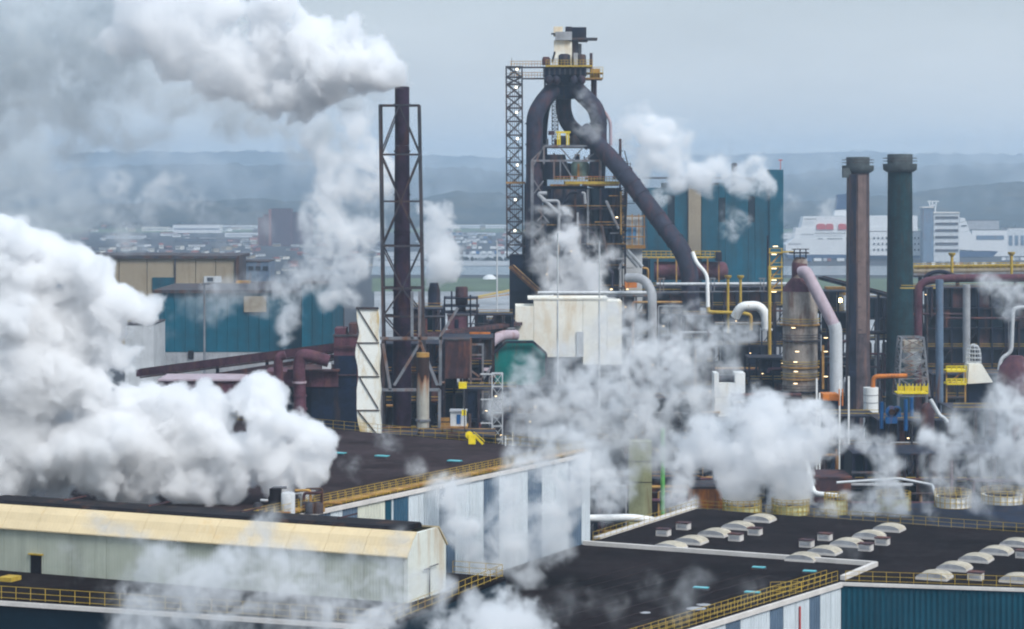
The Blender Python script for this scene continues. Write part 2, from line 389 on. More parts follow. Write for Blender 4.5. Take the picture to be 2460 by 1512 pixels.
for k in range(nseg):                # front wall in sheets
    p = A0.lerp(A1 - ua * .42, k / nseg); q = A0.lerp(A1 - ua * .42, (k + 1) / nseg) - ua * .04
    wn = wd.normalized()
    mb = MB(); mb.prism([tuple(p[:2]), tuple(q[:2]), tuple((q + wn * .2)[:2]), tuple((p + wn * .2)[:2])], ZL, 42.25); part('wall_panel', mb, M['cream_corr'], shed)
    # eave sheet
    lo = Vector((0, 0, 42.15 - ZL)) - wn * .35; hi = wd * .2 + Vector((0, 0, 44.12 - ZL)); th = Vector((0, 0, -.12))
    q2 = q if k < nseg - 1 else A1 + ua * .15
    prof3 = [lo, wd * .035 + Vector((0, 0, 42.85 - ZL)), wd * .10 + Vector((0, 0, 43.55 - ZL)), hi]; vs = [e_ + g_ for g_ in prof3 for e_ in (p, q2)] + [e_ + g_ + th for g_ in prof3 for e_ in (p, q2)]
    part('eave_sheet', MB().add(vs, [(2 * i, 2 * i + 1, 2 * i + 3, 2 * i + 2) for i in range(3)] + [(8 + 2 * i + 2, 8 + 2 * i + 3, 8 + 2 * i + 1, 8 + 2 * i) for i in range(3)] + [(2 * i + 1, 8 + 2 * i + 1, 8 + 2 * i + 3, 2 * i + 3) for i in range(3)] + [(2 * i + 2, 8 + 2 * i + 2, 8 + 2 * i, 2 * i) for i in range(3)] + [(0, 8, 9, 1), (7, 15, 14, 6)]), M['yroof'], shed)
part('rear_wall', sweep(MB(), [(.97, ZL), (.97, 42.2), (.985, 42.2), (.985, ZL)], A0, A1 - ua * .42, wd), M['cream_corr'], shed)
part('rear_eave', sweep(MB(), [(.79, 43.95), (.79, 44.08), (1.02, 42.3), (1.02, 42.15)], A0, A1 + ua * .1, wd), M['yroof'], shed)
part('roof_cap', sweep(MB(), [(.203, 43.9), (.203, 44.2), (.25, 44.42), (.73, 44.42), (.777, 44.2), (.777, 43.9)], A0, A1 - ua * 1.6, wd), M['black'], shed)
for px in (140, 352, 575, 800):
    f = (px + 70) / 1049; p = A0.lerp(A1, f)
    part('roof_batten', MB().bar(p + wd * .25 + Vector((0, 0, 6.8)), p + wd * .73 + Vector((0, 0, 6.8)), .12), M['rust'], shed)
fr = A0.lerp(A1, (100 + 70) / 1049)
part('doorway', MB().box(fr + Vector((0, 0, .85)) - wd.normalized() * .06, (1.15, .14, 1.75), math.atan2(ua.y, ua.x)), M['black'], shed)
part('door_lintel', MB().box(fr + Vector((0, 0, 1.8)) - wd.normalized() * .12, (1.6, .3, .12), math.atan2(ua.y, ua.x)), M['yellow'], shed)
gp = A1.lerp(A2, .5) + ua * .25
part('downpipe', MB().bend([gp + Vector((0, 0, .1)), gp + Vector((0, 0, 2.6)), gp + Vector((0, 0, 2.6)) + wd.normalized() * -1.0], .07, 8), M['dsteel'], shed)
part('floodlight_arm', MB().bar(gp + Vector((0, 0, 2.7)), gp + Vector((0, 0, 2.75)) + wd.normalized() * 1.6, .08), M['dsteel'], shed)

# ------------------------------------------------------------------ hall A (middle, brown-black roof, striped wall)
ZA = 42
a_c = G(1415, 1087, ZA); a_fl = G(400, 995, ZA); a_nl = G(560, 1268, ZA); a_bl = G(150, 1200, ZA)
ha = hall('striped_hall', [tuple(p[:2]) for p in (a_nl, a_c, a_fl, a_bl)], 0, ZA, M['shadow'], M['roofA'], 'tall hall with brown-black flat roof and pale and blue striped wall')
def fr_at(px, a, b):                 # fraction along a->b where it projects to px
    f = np.linspace(0, 1, 2001); X = a.x + (b.x - a.x) * f; Yv = a.y + (b.y - a.y) * f
    return float(f[np.argmin(abs(HX + X / Yv * F - px))])
cutsA = [(600, 640, 'pan_b'), (640, 760, 'pan_w'), (760, 790, 'pan_b'), (790, 820, 'pan_w'), (820, 856, 'pan_b'), (856, 922, 'pan_c'), (922, 937, 'teal'), (937, 942, 'pan_w'), (942, 978, 'pan_d'), (978, 1016, 'pan_w'), (1016, 1052, 'pan_w'), (1052, 1090, 'pan_b'), (1090, 1124, 'pan_w'), (1124, 1159, 'pan_w'),
         (1159, 1196, 'pan_b'), (1196, 1230, 'pan_w'), (1230, 1265, 'pan_w'), (1265, 1299, 'pan_b'), (1299, 1330, 'pan_w'), (1330, 1362, 'pan_w'), (1362, 1394, 'pan_b'), (1394, 1416, 'pan_w')]
panel_wall(ha, a_nl, a_c, 5, ZA - .5, [(fr_at(c0, a_nl, a_c), min(1, fr_at(c1, a_nl, a_c)), M[m]) for c0, c1, m in cutsA])
nA = Vector(((a_c - a_nl).y, -(a_c - a_nl).x, 0)).normalized()
part('roof_edge_trim', MB().bar(a_nl + nA * .15 + Vector((0, 0, -.22)), a_c + nA * .15 + Vector((0, 0, -.22)), .5, .42), M['parapet'], ha)
part('walkway', MB().bar(a_nl - nA * .6 + Vector((0, 0, .3)), a_c - nA * .6 + Vector((0, 0, .3)), 1.0, .12), M['ochre'], ha)
for x, y in ((918, 1101), (1092, 1113), (815, 1094)):
    t = thing('roof_skylight', G(x, y, ZA), {918: 'teal skylight in the middle of the brown roof', 1092: 'teal skylight nearest the striped wall railing', 815: 'teal skylight half lost in steam at the cloud edge'}[x], 'skylight', 'teal skylights on the brown roof')
    c = G(x, y, ZA); an = math.atan2(UY, UX)
    part('frame', MB().box(c + Vector((0, 0, .12)), (1.75, 1.0, .24), an), M['dsteel'], t)
    part('pane', MB().box(c + Vector((0, 0, .29)), (1.6, .85, .1), an), M['skyl'], t)
e1 = a_nl - nA * .1; e2 = a_c - nA * .1
railing('roof_railing', [e1 + up, e2 + up], 'outer yellow railing above the pale and blue striped wall', step=1.4)
railing('roof_railing', [e1 - nA * 1.1 + up, e2 - nA * 1.1 + up], 'inner yellow railing on the walkway over the striped wall', step=1.4)
railing('roof_railing', [a_fl + up + Vector((.4, -.4, 0)), a_c + up + Vector((-.6, .4, 0))], 'long yellow railing on the far edge of the brown roof', step=2.0)
vp = G(1134, 1069, ZA)
t = thing('yellow_valve_stand', vp, 'bright yellow valve stand with steps at the far brown roof railing', 'valve')
part('wheel', MB().tube([vp + Vector((-.35, 0, 1.2)), vp + Vector((-.35, .2, 1.2))], .5, 14), M['byellow'], t)
part('stand', MB().box(vp + Vector((0, 0, .7)), (.9, .6, 1.2)).bar(vp + Vector((.3, 0, 1.2)), vp + Vector((1.4, -.2, .1)), .25), M['byellow'], t)
part('handrail', MB().bar(vp + Vector((.2, -.2, 1.7)), vp + Vector((1.6, -.3, .5)), .08), M['byellow'], t)
wp = G(1222, 1072, ZA)
t = thing('white_post_pair', wp, 'pair of short white posts with crossbar by the far roof railing', 'post')
for dx in (-.4, .5): part('post', MB().bar(wp + Vector((dx, 0, 0)), wp + Vector((dx, 0, 1.5 + dx * .6)), .12), M['white'], t)
part('crossbar', MB().bar(wp + Vector((-.4, 0, .9)), wp + Vector((.5, 0, .9)), .1), M['white'], t)

# ------------------------------------------------------------------ hall B (right, dark roofs)
ZB = 31
b_c = G(1668, 1222, ZB); b_r = G(2800, 1305, ZB); b_rf = G(2800, 1424, ZB); b_f = G(2018, 1398, ZB); b_l = G(1480, 1563, ZB)
b_l2 = G(760, 1520, ZB); b_a = G(1415, 1302, ZB)
polyB = [b_c, b_r, b_rf, b_f, b_l, b_l2, b_a]
hb = hall('black_roof_hall', [tuple(p[:2]) for p in polyB], 0, ZB, M['teal'], M['roof'], 'wide hall with black roof, rows of skylight vaults and teal front wall')
cutsB = [(1480, 1600, 'pan_w'), (1600, 1640, 'pan_b'), (1640, 1740, 'pan_w'), (1740, 1775, 'pan_b'), (1775, 1846, 'pan_w'), (1846, 1878, 'pan_b'), (1878, 1907, 'pan_w'), (1907, 1941, 'pan_w'), (1941, 1967, 'pan_b'), (1967, 1992, 'pan_w'), (1992, 2017, 'pan_w')]
panel_wall(hb, b_l, b_f, 0, ZB - .6, [(fr_at(c0, b_l, b_f), min(1, fr_at(c1, b_l, b_f)), M[m]) for c0, c1, m in cutsB])
nB = Vector(((b_f - b_l).y, -(b_f - b_l).x, 0)).normalized()
rp0 = b_l.lerp(b_f, fr_at(1915, b_l, b_f)) + nB * .35
part('red_wall_pipe', MB().tube([Vector((rp0.x, rp0.y, 0)), Vector((rp0.x, rp0.y, ZB - 1.2))], .1, 8), M['redp'], hb)
part('roof_edge_trim', MB().bar(b_l + nB * .15 + Vector((0, 0, -.3)), b_f + nB * .15 + Vector((0, 0, -.3)), .5, .5), M['parapet'], hb)
dF = (b_rf - b_f).normalized(); nF = Vector((dF.y, -dF.x, 0))
part('roof_edge_trim', MB().bar(b_f + nF * .15 + Vector((0, 0, -.2)), b_rf + nF * .15 + Vector((0, 0, -.2)), .4, .35), M['parapet'], hb)
L0 = b_f.copy(); n = 26
for k in range(n):                   # teal front wall sheets
    p = b_f.lerp(b_rf, k / n); q = b_f.lerp(b_rf, (k + 1) / n) - dF * .04
    part('wall_panel', MB().prism([tuple(p[:2]), tuple(q[:2]), tuple((q + nF * .12)[:2]), tuple((p + nF * .12)[:2])], 0, ZB - .45), M['teal'], hb)
for a, b in ((G(1402, 1309, ZB), G(2104, 1360, ZB)), (G(2104, 1360, ZB), G(2024, 1394, ZB))):
    part('parapet', MB().bar(a + Vector((0, 0, .25)), b + Vector((0, 0, .25)), .55, .5), M['parapet'], hb)
dl = (b_a - b_c)
part('roof_edge_trim', MB().bar(b_c + Vector((0, .3, .1)), b_c + dl * .93 + Vector((0, .3, .1)), 1.0, .25), M['parapet'], hb)
railing('roof_railing', [b_a + up + Vector((.5, .2, 0)), b_c + up + Vector((.2, -.4, 0)), b_r + up + Vector((0, -.4, 0))], 'yellow railing round the far corner of the black roof by the cooling towers', step=1.7)
railing('roof_railing', [b_l + up - nB * .3, b_f + up - nB * .3], 'yellow railing climbing the left edge of the black roof', step=1.4)
railing('roof_railing', [b_l + up - nB * 1.2, b_f + up - nB * 1.2 - dF * .4], 'inner yellow walkway railing beside the four teal skylights', step=1.4)
railing('roof_railing', [b_f + up - nF * .3 + dF * .6, b_rf + up - nF * .3], 'yellow railing above the teal front wall', step=1.5)
q0 = G(1851, 1425, ZB); q1 = G(1925, 1424, ZB)
railing('roof_railing', [q0 + up, q1 + up], 'short detached yellow railing near the left roof edge', step=1.2)
fx = G(1965, 1380, ZB)
for x, y, w in ((1823, 1368, 1.6), (1945, 1377, 1.6), (1684, 1417, 1.8), (1808, 1428, 1.8)):
    c = G(x, y, ZB); an = math.atan2(-.35, .93)
    t = thing('roof_skylight', c, {1823: 'teal skylight farther left of the rear pair behind the pale parapet corner', 1945: 'teal skylight closest to the pale parapet corner', 1684: 'teal skylight alone in the middle of the black roof', 1808: 'teal skylight beside the short detached railing'}[x], 'skylight', 'teal skylights on the black roof')
    part('frame', MB().box(c + Vector((0, 0, .1)), (w, .9, .2), an), M['dsteel'], t)
    part('pane', MB().box(c + Vector((0, 0, .25)), (w - .15, .75, .1), an), M['skyl'], t)
e0 = b_l - nB * 1.8; dn = (b_f - b_l)
for k in range(9):                    # raised laps of the roofing felt
    o0 = b_l + dn * .06 - nB * (3.2 + 2.6 * k); part('felt_lap', MB().bar(o0 + Vector((0, 0, .012)), o0 + dn * .93 + Vector((0, 0, .012)), .09, .024), M['roofA'], hb)
for x, y, w in ((1672, 1462, 1.1), (1690, 1453, .8), (1550, 1472, .6)): part('puddle_crust', MB().lathe(G(x, y, ZB), [(w, .002), (w * .8, .012)], 9), M['grey'], hb)
# barrel vaults
def vault_proto():
    o = Vector((0, 0, 0)); t = thing('skylight_vault', o, 'x', 'skylight', 'pale barrel skylights in rows on the black roof')
    n = 10; hw = 1.72; ln = 2.9; ht = .56; seg = []
    prof_ = [(-hw * math.cos(math.pi * i / n), ht * math.sin(math.pi * i / n)) for i in range(n + 1)]
    def P(a, s, z): return U * a + V * s + Vector((0, 0, z + .25))
    for k in range(3):                # three translucent sheets
        s0 = -ln / 2 + ln * k / 3 + .02; s1 = -ln / 2 + ln * (k + 1) / 3 - .02
        vs = [P(a, s0, z) for a, z in prof_] + [P(a, s1, z) for a, z in prof_]
        part('sheet', MB().add(vs, [(i, i + 1, n + 2 + i, n + 1 + i) for i in range(n)], True), M['vault'], t)
    for e_, s0 in enumerate((-ln / 2 + .01, ln / 2 - .01)):
        part('end_panel', MB().add([P(a, s0, z) for a, z in prof_] + [P(a, s0 + .03, z) for a, z in prof_], [tuple(range(n + 1))[::-1], tuple(range(n + 1, 2 * n + 2))] + [(i, i + 1, n + 2 + i, n + 1 + i) for i in range(n)]), M['grey'], t)
    part('kerb', MB().box((0, 0, .13), (hw * 2.05, ln * 1.04, .26), math.atan2(UY, UX)), M['parapet'], t)
    return t
def vent_proto():
    t = thing('roof_vent', (0, 0, 0), 'x', 'roof vent', 'square roof vents beside the skylight rows'); an = math.atan2(UY, UX)
    part('curb', MB().box((0, 0, .4), (1.55, 1.3, .8), an), M['parapet'], t)
    part('cap', MB().box((0, 0, .86), (1.7, 1.45, .12), an), M['rust'], t)
    part('louvre_face', MB().box(V * -.66 + Vector((0, 0, .45)), (1.2, .06, .4), an), M['grey'], t)
    return t
ordn = ['nearest the cooling towers', 'second from the far end', 'in the middle', 'second from the near end', 'at the near end']
rows = [([(1826, 1252), (1773, 1270), (1717, 1287), (1660, 1305), (1609, 1319)], 'left row'),
        ([(2136, 1275), (2088, 1292), (2035, 1311), (1981, 1330), (1929, 1346)], 'middle row'),
        ([(2442, 1311), (2394, 1330), (2345, 1348), (2293, 1369), (2245, 1390)], 'right row')]
vp_ = vault_proto(); used = False
for pts, rn in rows:
    for k, (x, y) in enumerate(pts):
        c = G(x, y, ZB); lb = 'pale barrel skylight %s of the %s on the black roof' % (ordn[k], rn)
        if not used: vp_.location = c; vp_['label'] = lb; used = True; v0 = c.copy(); WO[vp_.name] = Vector(c)
        else: copy_tree(vp_, c - v0, lb)
copy_tree(vp_, G(2445, 1397, ZB) - v0, 'pale barrel skylight cut by the picture edge behind the teal wall railing')
ve = vent_proto(); used = False
vents = [(1594, 1287, 'leftmost, beside the far railing'), (1642, 1272, 'between the left railing corner and the left skylight row'), (1768, 1299, 'just right of the middle of the left skylight row'), (1814, 1285, 'right of the left skylight row near its far end'), (1938, 1314, 'left of the middle skylight row and lower of two'), (1982, 1298, 'left of the middle skylight row and upper of two'), (2080, 1323, 'right of the middle skylight row and lower of two'), (2120, 1309, 'right of the middle skylight row and upper of two'), (2344, 1393, 'right beside the teal wall railing'), (2458, 1340, 'cut by the picture edge beside the right skylight row')]
for x, y, w in vents:
    c = G(x, y, ZB); lb = 'square pale roof vent ' + w
    if not used: ve.location = c; ve['label'] = lb; used = True; v0 = c.copy(); WO[ve.name] = Vector(c)
    else: copy_tree(ve, c - v0, lb)

# ------------------------------------------------------------------ cooling towers behind the black roof
YT = 352
def cyl_tower(x0, x1, ytop, Y, label, m, ring=True):
    c = W((x0 + x1) / 2, ytop, Y); r = S(x1 - x0, Y) / 2; z = c.z; base = Vector((c.x, Y, 0))
    t = thing('cooling_tower', base, label, 'cooling tower', 'round cooling towers in a row')
    part('shell', MB().lathe(base, [(r * 1.0, 0), (r * 1.0, z * .55), (r * .93, z * .8), (r * 1.0, z)], 28), m, t)
    part('fan_well', MB().lathe(base, [(r * .9, z + .01), (r * .9, z + .03)], 28), M['black'], t)
    J = MB(); nn = 20
    for k in range(nn):
        a = 2 * math.pi * k / nn; p = base + Vector((math.cos(a) * r * 1.06, math.sin(a) * r * 1.06, 0))
        J.bar(p + Vector((0, 0, z - 2.6)), p + Vector((0, 0, z + (.9 if ring else 0))), .09)
    part('rib', J, M['yellow'], t, kind='stuff')
    for h in ((-2.5, -1.6, -.8, 0, .5, .9) if ring else (-2.4, -1.2, 0)):
        n2 = 28; ring_ = [base + Vector((math.cos(2 * math.pi * i / n2) * r * 1.07, math.sin(2 * math.pi * i / n2) * r * 1.07, z + h)) for i in range(n2 + 1)]
        part('hoop', MB().tube(ring_, .05, 5, cap=False), M['yellow'], t)
    return t
cyl_tower(1739, 1826, 1214, YT, 'cooling tower right of the brown box, hidden under the left dense steam column', M['ystack'])
cyl_tower(1857, 1941, 1212, YT, 'cooling tower under the right dense steam column', M['ystack'])
cyl_tower(1982, 2034, 1200, YT, 'narrow pale cooling tower right of the two steaming ones', M['ystack'])
cyl_tower(2107, 2185, 1196, YT + 4, 'cooling tower with bright yellow top ring, steam drifting off to its left', M['ystack'])
cyl_tower(2248, 2330, 1192, YT + 8, 'white cooling tower second from the right end', M['white'])
cyl_tower(2361, 2458, 1188, YT + 12, 'white cooling tower at the right end with rusty ribs', M['white'])
def block(name, x0, x1, y0, Y, depth, m, label, cat, roofm=None, zb=0.0, y1=None):
    a = W(x0, y0, Y); b = W(x1, y0, Y); z0 = W(0, y1, Y).z if y1 else zb
    t = thing(name, ((a.x + b.x) / 2, Y, z0), label, cat)
    part('wall', MB().lohi((a.x, Y, z0), (b.x, Y + depth, a.z - .3)), m, t)
    part('roof', MB().lohi((a.x - .15, Y - .15, a.z - .298), (b.x + .15, Y + depth + .15, a.z)), roofm or M['dsteel'], t)
    return t
block('water_basin_house', 1662, 1736, 1170, YT + 6, 8, M['orange'], 'rusty brown box building left of the steaming cooling towers', 'building')
block('low_plant_house', 1955, 2045, 1146, YT + 40, 10, M['rust'], 'low house with purple brown roof behind the narrow cooling tower', 'building', M['rust'])
block('cooling_deck', 1640, 2700, 1268, YT - 14, 26, M['shadow'], 'long dark deck under the cooling towers behind the black roof', 'platform', M['shadow'])
wpp = [W(1938, 1110, 380), W(1947, 1162, 372), W(1957, 1187, 368), W(2012, 1192, 366)]
tag(MB().bend(wpp, .45, 10).build('white_pipe', M['white']), 'bent white pipe beside the right dense steam column', 'pipe')
tag(MB().bend([W(2010, 1160, 385), W(2160, 1150, 385), W(2240, 1165, 385), W(2250, 1200, 380)], .22, 8).build('thin_pipe', M['pale']), 'thin pale pipe curving over the yellow ringed cooling tower', 'pipe')
# pale yellow column and green pipe
c0 = W(1512, 1100, 398); c1 = W(1566, 1226, 398)
t = thing('clad_column', ((c0.x + c1.x) / 2, 398, 0), 'tall pale yellow clad column rising out of steam between the halls', 'column')
part('cladding', MB().lohi((c0.x, 398, 0), (c1.x, 402, W(0, 1062, 398).z)), M['ycol'], t)
for yy in (1110, 1160): part('seam', MB().lohi((c0.x - .02, 397.95, W(0, yy, 398).z), (c1.x + .02, 398.0, W(0, yy, 398).z + .12)), M['dsteel'], t)
tag(MB().tube([Vector((W(1592, 1100, 400).x, 400, 0)), W(1592, 1030, 400)], .38, 10).build('green_pipe', M['greenp']), 'upright green pipe behind the pale yellow column', 'pipe')
tag(MB().bend([W(1410, 1246, 345), W(1520, 1244, 345), W(1640, 1262, 345)], .55, 10).build('white_pipe', M['white']), 'thick white pipe lying between the striped hall and the black roof', 'pipe')

# ------------------------------------------------------------------ generic dark process structures
def process(name, x0, x1, y0, Y, label, depth=10, bays=3, seed=1, cols='navy', pipes=6, lamps=3, infill=.4, floors=None, zb=0.0):
    rg = random.Random(seed); a = W(x0, y0, Y); b = W(x1, y0, Y); zt = a.z
    t = thing(name, ((a.x + b.x) / 2, Y, zb), label, 'steel structure', 'dark process structures')
    fl = floors or max(2, int((zt - zb) / 5)); X = [a.x + (b.x - a.x) * i / bays for i in range(bays + 1)]; m = M[cols]
    for x in X:
        for yy in (Y, Y + depth): part('column', MB().bar((x, yy, zb), (x, yy, zt), .45), m, t)
    for k in range(1, fl + 1):
        z = zb + (zt - zb) * k / fl
        part('floor', MB().lohi((a.x, Y, z - .3), (b.x, Y + depth, z)), m, t)
        if rg.random() < .6 and z > 12:
            for h in (.5, 1.1): part('handrail', MB().bar((a.x, Y - .05, z + h), (b.x, Y - .05, z + h), .1), M['yellow'] if rg.random() < .5 else M['ochre'], t)
        for i in range(bays):
            z0 = z - (zt - zb) / fl; u = rg.random()
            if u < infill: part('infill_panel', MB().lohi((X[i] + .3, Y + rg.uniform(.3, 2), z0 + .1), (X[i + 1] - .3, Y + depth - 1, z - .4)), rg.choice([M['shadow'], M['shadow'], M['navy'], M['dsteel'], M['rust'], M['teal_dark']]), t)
            elif u < infill + .22: part('brace', MB().bar((X[i], Y + .1, z0), (X[i + 1], Y + .1, z), .22), m, t)
            elif u < infill + .42:
                r = min((X[i + 1] - X[i]) * .35, 2.2); c = Vector(((X[i] + X[i + 1]) / 2, Y + depth * .4, z0 + .1)); h = (z - z0) * .8
                part('vessel', MB().lathe(c, [(r * .7, 0), (r, h * .1), (r, h * .85), (r * .4, h)], 14), rg.choice([M['rust'], M['dsteel'], M['grey'], M['maroon']]), t)
    for k in range(pipes):
        mm = rg.choice([M['dsteel'], M['grey'], M['rust'], M['maroon'], M['dsteel'], M['steel'], M['ochre']])
        z = rg.uniform(max(zb, 10), zt - 1); yy = Y - rg.uniform(.4, 1.2); x_ = rg.uniform(a.x, b.x); z2 = rg.uniform(max(zb, 5), zt)
        if rg.random() < .5: pts = [(a.x - .5, yy, z), (x_, yy, z), (x_, yy, z2)]
        else: pts = [(b.x + .5, yy, z), (x_, yy, z), (x_, yy, z2)]
        part('pipe', MB().bend(pts, rg.uniform(.12, .35), 8), mm, t)
    for k in range(lamps):
        c = Vector((rg.uniform(a.x, b.x), Y - .5, rg.uniform(max(zb, 22), zt - 1)))
        part('lamp', MB().box(c, (.35, .2, .1)), M['lamp'], t)
    return t
# left / centre plant mass behind the brown roof
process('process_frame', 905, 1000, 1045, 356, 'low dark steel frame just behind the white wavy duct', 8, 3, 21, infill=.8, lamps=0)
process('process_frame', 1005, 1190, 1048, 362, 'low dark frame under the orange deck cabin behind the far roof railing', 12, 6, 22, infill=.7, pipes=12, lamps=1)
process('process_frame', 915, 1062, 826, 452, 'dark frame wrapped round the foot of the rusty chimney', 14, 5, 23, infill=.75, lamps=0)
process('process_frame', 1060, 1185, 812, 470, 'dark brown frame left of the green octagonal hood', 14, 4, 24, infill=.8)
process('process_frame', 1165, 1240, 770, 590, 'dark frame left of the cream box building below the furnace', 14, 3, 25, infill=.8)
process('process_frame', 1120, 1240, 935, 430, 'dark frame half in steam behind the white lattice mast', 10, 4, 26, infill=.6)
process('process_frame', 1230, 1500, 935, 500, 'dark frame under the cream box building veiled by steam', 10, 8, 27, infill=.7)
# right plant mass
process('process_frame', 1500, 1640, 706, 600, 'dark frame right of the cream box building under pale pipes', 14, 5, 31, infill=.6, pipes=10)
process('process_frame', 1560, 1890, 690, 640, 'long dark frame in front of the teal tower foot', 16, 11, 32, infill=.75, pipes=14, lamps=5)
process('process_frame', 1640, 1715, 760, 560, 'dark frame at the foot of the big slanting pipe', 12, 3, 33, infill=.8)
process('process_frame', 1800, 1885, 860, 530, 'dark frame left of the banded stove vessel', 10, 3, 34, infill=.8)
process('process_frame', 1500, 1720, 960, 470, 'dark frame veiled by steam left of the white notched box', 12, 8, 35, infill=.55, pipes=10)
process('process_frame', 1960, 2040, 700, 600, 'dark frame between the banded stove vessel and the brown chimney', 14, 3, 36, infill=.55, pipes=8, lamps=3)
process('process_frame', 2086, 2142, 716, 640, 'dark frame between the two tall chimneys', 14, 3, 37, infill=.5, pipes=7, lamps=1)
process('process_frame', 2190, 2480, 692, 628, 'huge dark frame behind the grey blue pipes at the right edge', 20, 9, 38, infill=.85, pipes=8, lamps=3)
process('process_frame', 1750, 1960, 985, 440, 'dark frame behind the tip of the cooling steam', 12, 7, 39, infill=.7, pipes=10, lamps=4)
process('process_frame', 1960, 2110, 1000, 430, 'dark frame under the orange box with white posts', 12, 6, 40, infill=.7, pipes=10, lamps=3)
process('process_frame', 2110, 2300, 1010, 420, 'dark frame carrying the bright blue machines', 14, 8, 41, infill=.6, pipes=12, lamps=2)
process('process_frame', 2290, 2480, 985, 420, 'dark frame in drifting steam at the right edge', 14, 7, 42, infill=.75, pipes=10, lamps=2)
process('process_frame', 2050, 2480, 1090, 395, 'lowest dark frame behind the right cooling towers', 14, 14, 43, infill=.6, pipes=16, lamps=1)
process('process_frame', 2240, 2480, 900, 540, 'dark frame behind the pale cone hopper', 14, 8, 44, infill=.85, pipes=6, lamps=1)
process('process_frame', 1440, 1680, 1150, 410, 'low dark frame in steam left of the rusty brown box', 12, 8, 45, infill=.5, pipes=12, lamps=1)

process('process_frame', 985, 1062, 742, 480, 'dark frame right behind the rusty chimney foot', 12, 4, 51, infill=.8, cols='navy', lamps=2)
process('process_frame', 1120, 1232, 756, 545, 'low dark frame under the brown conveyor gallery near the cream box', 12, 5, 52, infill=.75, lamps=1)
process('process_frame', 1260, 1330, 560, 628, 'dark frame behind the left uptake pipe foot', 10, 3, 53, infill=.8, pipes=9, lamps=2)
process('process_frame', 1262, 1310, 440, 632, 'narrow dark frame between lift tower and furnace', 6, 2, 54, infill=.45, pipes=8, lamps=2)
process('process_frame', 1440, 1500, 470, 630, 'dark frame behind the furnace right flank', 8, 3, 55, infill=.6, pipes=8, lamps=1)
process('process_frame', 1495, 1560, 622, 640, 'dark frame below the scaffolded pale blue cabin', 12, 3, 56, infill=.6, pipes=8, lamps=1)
# ------------------------------------------------------------------ rusty chimney in lattice tower
YC = 430
cb = W(966, 0, YC).x; t = thing('rusty_chimney', (cb, YC, 0), 'tall purple rusty chimney with steam blowing left from its mouth', 'chimney')
ztop = W(0, 209, YC).z; cz = lambda y: W(0, y, YC).z
r1, r2, r3 = S(17.5, YC), S(19, YC), S(22, YC)
shape = [(0, r3), (cz(938), r3), (cz(760), r3 * .98), (cz(560), r2), (cz(350), r1), (ztop - .02, r1 * 1.0)]
for (za, ra), (zb_, rb_) in zip(shape[:-1], shape[1:]):
    part('shell_section', MB().lathe((cb, YC, 0), [(ra, za + .02), (rb_, zb_ - .02)], 22), M['chim'], t)
for y in (700, 742, 790, 835, 880, 560, 470, 366, 254):
    z = cz(y); rr = r3 * 1.06 if y > 600 else r2 * 1.06
    part('stiffener_ring', MB().lathe((cb, YC, 0), [(rr, z), (rr, z + .3)], 22), M['chim'], t)
part('mouth', MB().lathe((cb, YC, 0), [(r1 * .86, ztop), (r1 * .86, ztop + .03)], 18), M['black'], t)
t = thing('lattice_tower', (cb, YC, 0), 'pale steel lattice tower with braces round the rusty chimney', 'lattice tower')
xt0, xt1, xb0, xb1 = (W(914, 0, YC).x, W(1007, 0, YC).x, W(922, 0, YC).x, W(1018, 0, YC).x)
wd0 = (xt1 - xt0); zt = cz(254); zb_ = cz(815)
dY = wd0 * .8
lattice(t, rect(xb0, xb1, YC - dY / 2, dY, zb_), rect(xt0, xt1, YC - dY / 2, dY, zt), [0, .10, .22, .4, .59, .79, 1.0], M['dsteel'], .42, 'K')
for x, y in ((xb0, YC - dY / 2), (xb1, YC - dY / 2), (xb1, YC + dY / 2), (xb0, YC + dY / 2)): part('leg', MB().bar((x, y, 0), (x, y, zb_), .55), M['dsteel'], t)
# frame at its foot
t = thing('support_trestle', (W(1010, 0, 424).x, 424, 0), 'pale steel A shaped support frame above the rust stained stack', 'steel frame')
for p, q in (((906, 813), (1062, 813)), ((1010, 823), (947, 926)), ((1010, 823), (1051, 926)), ((1058, 808), (1058, 926)), ((915, 937), (1056, 937)), ((1008, 826), (1008, 700)), ((990, 700), (990, 815)), ((920, 826), (938, 938)), ((1058, 808), (1100, 740))):
    part('beam', MB().bar(W(*p, 424), W(*q, 424), .5), M['steel'], t)
part('leg', MB().bar(W(1056, 937, 424), (W(1056, 0, 424).x, 424, 0), .5), M['steel'], t); part('leg', MB().bar(W(915, 937, 424), (W(915, 0, 424).x, 424, 0), .5), M['steel'], t)
